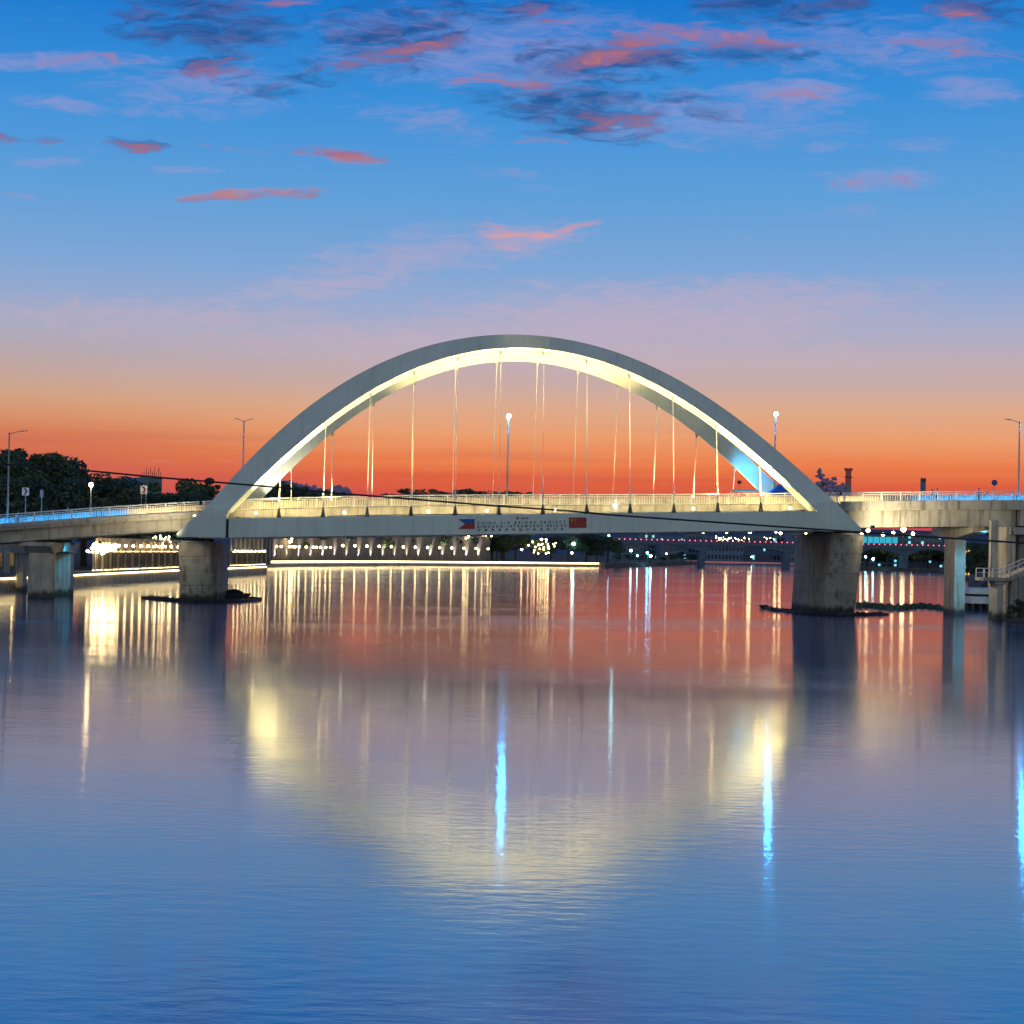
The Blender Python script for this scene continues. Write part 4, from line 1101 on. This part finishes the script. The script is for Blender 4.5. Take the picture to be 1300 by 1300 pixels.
for i, (u, v, k) in enumerate(((1241, 747, 2), (1249, 742, 1), (1258, 744, 2), (1266, 745, 1))):
    tree(k, u, v, 252, ORD[i] + ' small shrub from the left on the riverside terrace', base=3.15, group='shrubs on the terrace', wide=1.6)
for i, (u, v, k) in enumerate(((1283, 768, 1), (1292, 760, 2), (1300, 764, 1))):
    tree(k, u, v, 206, ORD[i] + ' dark shrub from the left at the foot of the stair columns', base=.28, group='shrubs at the stair foot', wide=.8)
for i, (u, v, Y) in enumerate(((905, 700, 1500), (922, 701, 1480), (940, 699, 1500), (958, 701, 1450), (975, 699, 1420), (990, 700, 1400), (1002, 698, 1380))):
    pass

# fairy lights in three trees, each bulb by itself
bm_ = mesh('bulb', MB().ball((0, 0, 0), .26, 1), M['bulb'])
def fairy(label, u0, u1, v0, v1, n_, Y, seed, s=1.0):
    rnd = random.Random(seed); c = at((u0 + u1) / 2, (v0 + v1) / 2, Y)
    t_ = thing('fairy_lights', label, 'fairy lights', c)
    for i in range(n_):
        a = rnd.uniform(0, 6.28); r = rnd.random() ** .6
        p = at((u0 + u1) / 2 + math.cos(a) * r * (u1 - u0) / 2, (v0 + v1) / 2 + math.sin(a) * r * (v1 - v0) / 2, Y + rnd.uniform(-3, 0))
        o = share('bulb', bm_, t_, p - c); sc_ = s * rnd.uniform(.7, 1.25); o.scale = (sc_,) * 3
p = along(near_line, bankpx, 203); fairy('cluster of warm fairy lights in the tree left of the left pier', 192, 220, 680, 691, 18, p.y + 8, 3, .62)
p = along(near_line, bankpx, 120); fairy('brightest tangle of white lights at the left end of the promenade', 107, 152, 689, 703, 44, p.y + 3, 4, .85)
fairy('cluster of warm fairy lights in the small tree below the red flag', 668, 708, 684, 703, 24, along(far_line, farpx, 690).y + 6, 5, 1.35)
fairy('few warm lights in the trees over the rampart below the blue flag', 583, 596, 678, 685, 6, along(far_line, farpx, 590).y + 18, 6, 1.9)
fairy('pair of warm lights in the trees under the bridge beside the rampart end', 608, 628, 678, 682, 3, along(far_line, farpx, 618).y + 18, 7, 2.2)
fairy('few warm lights in the trees over the left end of the rampart', 358, 376, 678, 688, 4, along(far_line, farpx, 370).y + 12, 8, 1.9)

# ---------------------------------------------------------------- single lit lamps far off
def far_lamp(label, u, v, Y, mat, r, base, cat='lamp post', group=None):
    p = at(u, v, Y)
    t_ = thing('lamp_post', label, cat, (p.x, Y, base), group)
    obj('pole', MB().tube([(p.x, Y, base), (p.x, Y, p.z - .2)], .12, 5), M['dark_metal'], t_)
    obj('globe', MB().ball((p.x, Y, p.z), r, 2), M[mat], t_, True)
    return t_
far_lamp('white lit lamp below the red flag on the girder', 728, 690.5, 860, 'cool_far', .75, CAPZ)
far_lamp('brightest blue-white lamp on the wooded point', 822, 702, 930, 'cool', .55, CAPZ)
far_lamp('small blue lamp left of the brightest one on the wooded point', 801, 699, 940, 'cool_far', .6, CAPZ)
far_lamp('lower twin of the brightest blue-white lamp on the wooded point', 826, 706, 928, 'cool_far', .7, CAPZ)
far_lamp('dim blue lamp low on the wooded point', 809, 705.5, 935, 'cool_far', .45, CAPZ)
far_lamp('small blue lamp by the pale post on the wooded point', 846, 703, 960, 'cool_far', .4, CAPZ)
far_lamp('small warm lamp beside the white one under the red flag', 726, 702, 850, 'warm_far', .5, CAPZ)
far_lamp('small blue lamp above the brown bush at the quay tip', 773, 680, 900, 'cool_far', .4, CAPZ)
far_lamp('small blue lamp on the far bank left of the right pier', 954, 707, 1300, 'cool_far', .5, 1.5)
far_lamp('bluish lamp close to the left side of the right pier', 995.5, 708.5, 1150, 'cool_far', .7, 1.5)
far_lamp('left of two blue-white lamps right of the right pier', 1099, 707, 1010, 'cool_far', .55, 1.6)
far_lamp('right of two blue-white lamps right of the right pier', 1108.5, 709.5, 1010, 'cool_far', .7, 1.6)
l = lamp('street_lamp', 'lit white lamp on a low post in front of the dark trees at left', 115, 615, 652, 232.3, 'lit')
for c_ in l.children:
    if c_.name.startswith('lamp_glass'): c_.data.materials[0] = M['warm']

# ---------------------------------------------------------------- far road bridge
FB = 1000.0
fb = thing('far_bridge', 'far low road bridge with a row of red lights and arched spans', 'bridge', (at(980, 690, FB).x, FB, 0))
xa, xb = at(784, 690, FB).x, at(1215, 693, FB).x
zb = at(900, 688.5, FB).z
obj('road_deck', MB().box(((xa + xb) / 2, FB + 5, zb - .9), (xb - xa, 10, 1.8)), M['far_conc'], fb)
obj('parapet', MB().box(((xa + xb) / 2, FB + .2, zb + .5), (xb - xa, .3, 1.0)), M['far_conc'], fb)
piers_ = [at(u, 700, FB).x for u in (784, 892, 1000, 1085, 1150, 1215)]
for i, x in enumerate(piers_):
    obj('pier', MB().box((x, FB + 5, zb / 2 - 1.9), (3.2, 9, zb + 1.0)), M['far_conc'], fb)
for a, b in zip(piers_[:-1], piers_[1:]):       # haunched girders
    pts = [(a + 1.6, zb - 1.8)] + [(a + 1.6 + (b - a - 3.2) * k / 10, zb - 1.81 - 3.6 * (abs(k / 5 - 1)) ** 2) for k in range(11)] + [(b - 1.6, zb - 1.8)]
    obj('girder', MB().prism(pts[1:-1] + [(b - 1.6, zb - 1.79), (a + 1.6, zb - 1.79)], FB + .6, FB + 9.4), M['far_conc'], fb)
rm = mesh('red_light', MB().ball((0, 0, 0), .32, 1), M['red_lamp'])
k = xa + 1
while k < xb - 1:
    share('red_light', rm, fb, Vector((k, FB - .1, zb + .9)) - fb.location); k += 3.2
G4 = 'street lamps on the far bridge'
for (u, v, r, lab) in ((893, 675.5, .8, 'warm street lamp on the far bridge, first from the left'), (922.5, 675, 1.0, 'warm street lamp on the far bridge, second from the left'), (952, 674.5, 1.2, 'warm street lamp on the far bridge, brightest left of the right pier'),
                       (985, 674.5, .9, 'left of the pair of warm lamps beside the right pier'), (991, 677, .85, 'right of the pair of warm lamps beside the right pier'), (1023, 676, .9, 'warm lamp half hidden above the right pier'),
                       (1094, 677, .8, 'warm lamp just right of the right pier top'), (1102, 673.5, 1.1, 'brighter warm lamp right of the right pier'), (1121, 678.5, 1.0, 'greenish warm lamp between the right pier and the T pier'),
                       (1134, 676.5, .9, 'orange lamp left of the brightest white lamp under the viaduct'), (1147, 672, 1.5, 'brightest white lamp under the right viaduct'), (1159, 677.5, 1.0, 'orange lamp right of the brightest white lamp under the viaduct')):
    p = at(u, v, FB + (9.5 if u > 1000 else 6))
    t_ = thing('street_lamp', lab, 'street lamp', (p.x, p.y, zb), G4)
    obj('pole', MB().tube([(p.x, p.y, zb), (p.x, p.y, p.z)], .13, 5), M['dark_metal'], t_)
    obj('lamp_head', MB().ball((p.x, p.y, p.z), r, 2), M['warm_far'], t_, True)
# the greenish, warm and white specks of the city beyond it
sp = thing('city_lights', 'line of small orange lights low behind the far bridge, left of the right pier', 'lights', at(950, 686, 1150))
bo = mesh('bulb', MB().ball((0, 0, 0), .5, 1), M['bulb'])
rnd = random.Random(8)
for i in range(34):
    p = at(rnd.uniform(908, 982), 684 + rnd.gauss(0, 1.3), 1150); share('bulb', bo, sp, p - sp.location).scale = (rnd.uniform(.3, .6),) * 3

# ---------------------------------------------------------------- buildings
def block(name, label, u0, u1, vtop, Y, depth, mat, base=1.6, rows=0, cols=0, lit=0.0, winmat=None, seed=0, cat='building', roof=None):
    a, b = at(u0, vtop, Y), at(u1, vtop, Y); top = (a.z + b.z) / 2
    t_ = thing(name, label, cat, ((a.x + b.x) / 2, Y, base))
    w = b.x - a.x
    obj('wall', MB().box(((a.x + b.x) / 2, Y + depth / 2, (base + top) / 2), (w, depth, top - base)), mat, t_)
    obj('roof', MB().box(((a.x + b.x) / 2, Y + depth / 2, top + .2), (w + .6, depth + .6, .4)), roof or M['wall_a'], t_)
    rnd = random.Random(seed)
    if rows:
        cw, ch = w / cols, (top - base) / rows
        wm = [mesh('window', MB().box((0, -.05, 0), (cw * .55, .2, ch * .5)), m_) for m_ in (M['glass'], winmat or M['orange_win'])]
        for i in range(cols):
            for j in range(rows):
                share('window', wm[1 if rnd.random() < lit else 0], t_, Vector((a.x + cw * (i + .5), Y, base + ch * (j + .55))) - t_.location)
    return t_, (a.x + b.x) / 2, top, w
# unfinished tower with rebar
tw_, x, top, w = block('unfinished_tower', 'unfinished concrete tower with bare upright steel bars above the left trees', 178.5, 202, 607, 520, 6, M['wall_b'], CAPZ, 5, 3)
for k in range(9):
    for j in (0, 1):
        hh = random.uniform(1.6, 3.6)
        obj('steel_bar', MB().tube([(x - w / 2 + .3 + k * (w - .6) / 8, 521 + j * 4, top), (x - w / 2 + .3 + k * (w - .6) / 8 + random.uniform(-.1, .1), 521 + j * 4, top + hh)], .09, 5), M['dark_metal'], tw_)
h_, x, top, w = block('house', 'low house with a pale green gabled roof left of the unfinished tower', 131, 177, 617, 540, 10, M['wall_a'], CAPZ, 3, 6)
obj('gable_roof', MB().loft([[(x - w / 2 - .5, 539.3, top + .41), (x - w / 2 - .5, 551, top + .41), (x - w / 2 - .5, 545, top + 2.2)], [(x + w / 2 + .5, 539.3, top + .41), (x + w / 2 + .5, 551, top + .41), (x + w / 2 + .5, 545, top + 3.2)]]), M['green_roof'], h_)
# arcade lit from inside behind the left piers
ar = thing('arcade', 'warmly lit arcade wall with arches behind the left viaduct piers', 'building', at(12, 720, 330))
x0, x1 = at(-60, 720, 330).x, at(36, 720, 330).x
mb = MB(); na = 6; wv = (x1 - x0) / na; zt_ = 10.5; zb_ = CAPZ
for k in range(na):
    a = x0 + k * wv
    pts = [(a, zb_), (a + wv * .14, zb_), (a + wv * .14, zb_ + 3.6)] + [(a + wv * .5 - wv * .36 * math.cos(math.pi * t_ / 10), zb_ + 3.6 + wv * .36 * math.sin(math.pi * t_ / 10)) for t_ in range(1, 10)] + [(a + wv * .86, zb_ + 3.6), (a + wv * .86, zb_), (a + wv - .002, zb_), (a + wv - .002, zt_), (a, zt_)]
    obj('arch_bay', MB().prism(pts, 330, 331), M['quay'], ar)
obj('back_wall', MB().box(((x0 + x1) / 2, 336, 6.5), (x1 - x0, .5, 8.6)), M['quay'], ar)
obj('arcade_roof', MB().box(((x0 + x1) / 2, 333, 10.7), (x1 - x0, 6.4, .4)), M['quay'], ar)
for k in range(na):
    obj('lantern', MB().ball((x0 + wv * (k + .5), 332.6, 6.0), .26, 1), M['warm'], ar)
def colonnade(label, ua, ub, H, off, nb_, wm):
    A, B = along(near_line, bankpx, ua) + Vector((0, off, 0)), along(near_line, bankpx, ub) + Vector((0, off, 0))
    t_ = thing('colonnade', label, 'building', (A.x, A.y, CAPZ))
    d = (B - A) / nb_
    obj('wall', MB().loft([[(p.x, p.y + 4, CAPZ - .2), (p.x, p.y + 4.6, CAPZ - .2), (p.x, p.y + 4.6, CAPZ + H), (p.x, p.y + 4, CAPZ + H)] for p in (A, B)]), M[wm], t_)
    obj('roof', MB().loft([[(p.x, p.y - .6, CAPZ + H + .003), (p.x, p.y + 5, CAPZ + H + .003), (p.x, p.y + 5, CAPZ + H + .6), (p.x, p.y - .6, CAPZ + H + .6)] for p in (A, B)]), M['quay'], t_)
    for k in range(nb_ + 1):
        p = A + d * k; obj('column', MB().tube([(p.x, p.y, CAPZ - .1), (p.x, p.y, CAPZ + H)], .3, 8), M['conc'], t_)
    for k in range(nb_):
        p = A + d * (k + .5); obj('lantern', MB().ball((p.x, p.y + 2.6, CAPZ + H - .9), .24, 1), M['warm'], t_)
colonnade('low warmly lit colonnade behind the fence left of the left pier', 106, 232, 5.2, 11, 14, 'quay')
colonnade('lit grey colonnade behind the fence right of the left pier', 284, 336, 9.0, 14, 9, 'rampart')
# far blue city bank behind the far bridge
blocks = [(776, 812, 683, 1500, 'wide grey-blue block far behind the wooded point', 4, 8), (814, 836, 678, 1560, 'taller grey-blue block above the brightest blue lamp', 5, 5), (838, 872, 682, 1520, 'low grey-blue block behind the far bridge, left part', 3, 8),
          (874, 896, 679, 1580, 'grey-blue block behind the first lamp of the far bridge', 4, 5), (898, 944, 682, 1500, 'long grey-blue block behind the orange specks', 3, 10), (946, 1000, 681, 1540, 'long grey-blue block left of the right pier', 3, 12),
          (1004, 1060, 678, 1500, 'grey-blue block hidden mostly by the right pier', 4, 10)]
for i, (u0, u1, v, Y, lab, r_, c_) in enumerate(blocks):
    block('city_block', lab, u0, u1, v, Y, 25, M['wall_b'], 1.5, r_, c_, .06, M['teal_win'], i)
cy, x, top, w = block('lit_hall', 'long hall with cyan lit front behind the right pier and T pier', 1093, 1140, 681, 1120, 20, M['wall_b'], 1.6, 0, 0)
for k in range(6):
    obj('glow_panel', MB().box((x - w / 2 + (k + .5) * w / 6, 1119.9, top - 2.4), (w / 6 - .5, .3, 4.0)), M['cyan_wall'], cy)  # cyan light on the front is put in as the panels' own glow
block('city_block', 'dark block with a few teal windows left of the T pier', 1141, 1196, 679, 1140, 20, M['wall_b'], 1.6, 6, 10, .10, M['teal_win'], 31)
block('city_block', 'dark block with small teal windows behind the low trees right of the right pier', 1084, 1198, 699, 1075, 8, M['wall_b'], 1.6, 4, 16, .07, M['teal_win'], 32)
ot, x, top, w = block('lit_kiosk', 'narrow orange lit building just right of the T pier', 1224, 1232, 697, 560, 5, M['wall_a'], 1.7, 4, 2, .8, M['orange_win'], 33)
# chimney, canopy and tents above the right side of the deck
p = at(1076.5, 632, 1500); pt = at(1076.5, 598, 1500)
ch = thing('chimney', 'distant red and grey banded chimney above the right end of the bridge', 'chimney', (p.x, 1500, 0))
nb = 7
for k in range(nb):
    z0_, z1_ = pt.z * k / nb, pt.z * (k + 1) / nb
    obj('shaft_band', MB().tube([(p.x, 1500, z0_), (p.x, 1500, z1_ - .02)], [4.2 - .25 * k, 4.0 - .25 * k], 14), M['rust'] if k % 2 == 0 else M['wall_a'], ch)
obj('collar', MB().tube([(p.x, 1500, pt.z), (p.x, 1500, pt.z + 2.4)], [3.4, 3.9], 14), M['rust'], ch)
obj('service_ring', MB().tube([(p.x, 1500, pt.z * .93), (p.x, 1500, pt.z * .93 + .8)], 3.6, 14), M['dark_metal'], ch)
TY = 230.6; tb, tt = at(992, 629, TY), at(993, 612.5, TY)
te = thing('blue_tent', 'blue pyramid tent roof on the far footway behind the right leg of the arch', 'tent', (tb.x, TY, zd(tb.x)))
hw = (at(1012, 628, TY).x - at(972, 628, TY).x) / 2
te_v = [(tb.x - hw, TY - 1.9, tb.z), (tb.x + hw, TY - 1.9, tb.z), (tb.x + hw, TY + 1.9, tb.z), (tb.x - hw, TY + 1.9, tb.z), (tb.x, TY, tt.z)]
mb = MB().add(te_v, [(0, 1, 4), (1, 2, 4), (2, 3, 4), (3, 0, 4), (3, 2, 1, 0)])
obj('tent_roof', mb, M['tent'], te)
for sx in (-1, 1):
    for sy in (-1.75, 1.75): obj('tent_pole', MB().tube([(tb.x + sx * (hw - .15), TY + sy, zd(tb.x)), (tb.x + sx * (hw - .15), TY + sy, tb.z + .05)], .05, 6), M['grey_metal'], te)
bb = at(945, 624, TY)
bi = thing('lit_canopy', 'flat blue lit canopy on the far footway left of the blue tent', 'canopy', (bb.x, TY, zd(bb.x)))
obj('canopy_roof', MB().box((bb.x, TY, bb.z + .12), (3.3, 2.2, .14)), M['wall_b'], bi)
obj('light_band', MB().box((bb.x, TY - 1.12, bb.z), (3.1, .05, .2)), M['cyan_wall'], bi)
for sx in (-1.5, 1.5): obj('canopy_post', MB().box((bb.x + sx, TY, (bb.z + zd(bb.x)) / 2), (.1, .1, bb.z - zd(bb.x))), M['grey_metal'], bi)

# low blue hills all along the horizon
def hills(name, Y, base_v, amp, seed, mat_):
    rnd = random.Random(seed); ph = [(rnd.uniform(0, 6.28), rnd.uniform(.6, 1.4)) for _ in range(6)]
    mb = MB(); secs = []
    for i in range(181):
        x = -5200 + 10400 * i / 180
        h = EYE + Y / F * base_v + Y / F * amp * sum(math.sin(x * .0011 * (k + 1) * w + p_) / (k + 1) for k, (p_, w) in enumerate(ph))
        secs.append([(x, Y - 500, 0), (x, Y - 120, h * .62), (x, Y, h), (x, Y + 500, h * .5), (x, Y + 900, 0)])
    return obj(name, mb.loft(secs), mat_, kind='structure')
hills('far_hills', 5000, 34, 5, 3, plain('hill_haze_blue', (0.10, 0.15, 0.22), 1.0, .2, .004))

# purple evening clouds low on the horizon
cm = plain('evening_cloud', (0.42, 0.30, 0.46), 1.0, 0.1, 0.01)
def cumulus(label, pts, Y, seed):
    rnd = random.Random(seed); mb = MB()
    for (u, v, r) in pts:
        p = at(u, v, Y)
        for i in range(16):
            d_ = Vector((rnd.gauss(0, 1), rnd.gauss(0, 1), rnd.gauss(0, 1))).normalized() * r * rnd.uniform(.3, 1.0)
            mb.ball((p.x + d_.x, Y + d_.y, p.z + d_.z * .9), r * rnd.uniform(.2, .5), 2)
    c = at(pts[0][0], 632, Y)
    o = obj('cumulus_cloud', mb, cm, None, True, kind='stuff')
    tag(o, label, 'cloud')
    d = o.modifiers.new('lumps', 'DISPLACE'); tx = bpy.data.textures.new('lumps', 'CLOUDS'); tx.noise_scale = 4; d.texture = tx; d.strength = 4; d.texture_coords = 'GLOBAL'
    return o
cumulus('purple cloud tufts on the horizon between the right arch foot and the chimney', [(1041, 605, 9), (1040, 598, 6), (1047, 613, 12), (1056, 616, 9), (1059, 608, 6), (1066, 620, 12), (1052, 624, 16), (1068, 628, 16), (1074, 624, 12), (1040, 620, 14)], 3600, 1)
cumulus('low purple cloud bank on the horizon behind the left hangers', [(362, 622, 20), (375, 619, 12), (368, 614, 9), (388, 621, 14), (402, 625, 16), (430, 619, 9), (426, 624, 14), (440, 627, 14), (415, 628, 16), (350, 622, 16)], 3600, 2)
for b_ in protos[:]:
    pass
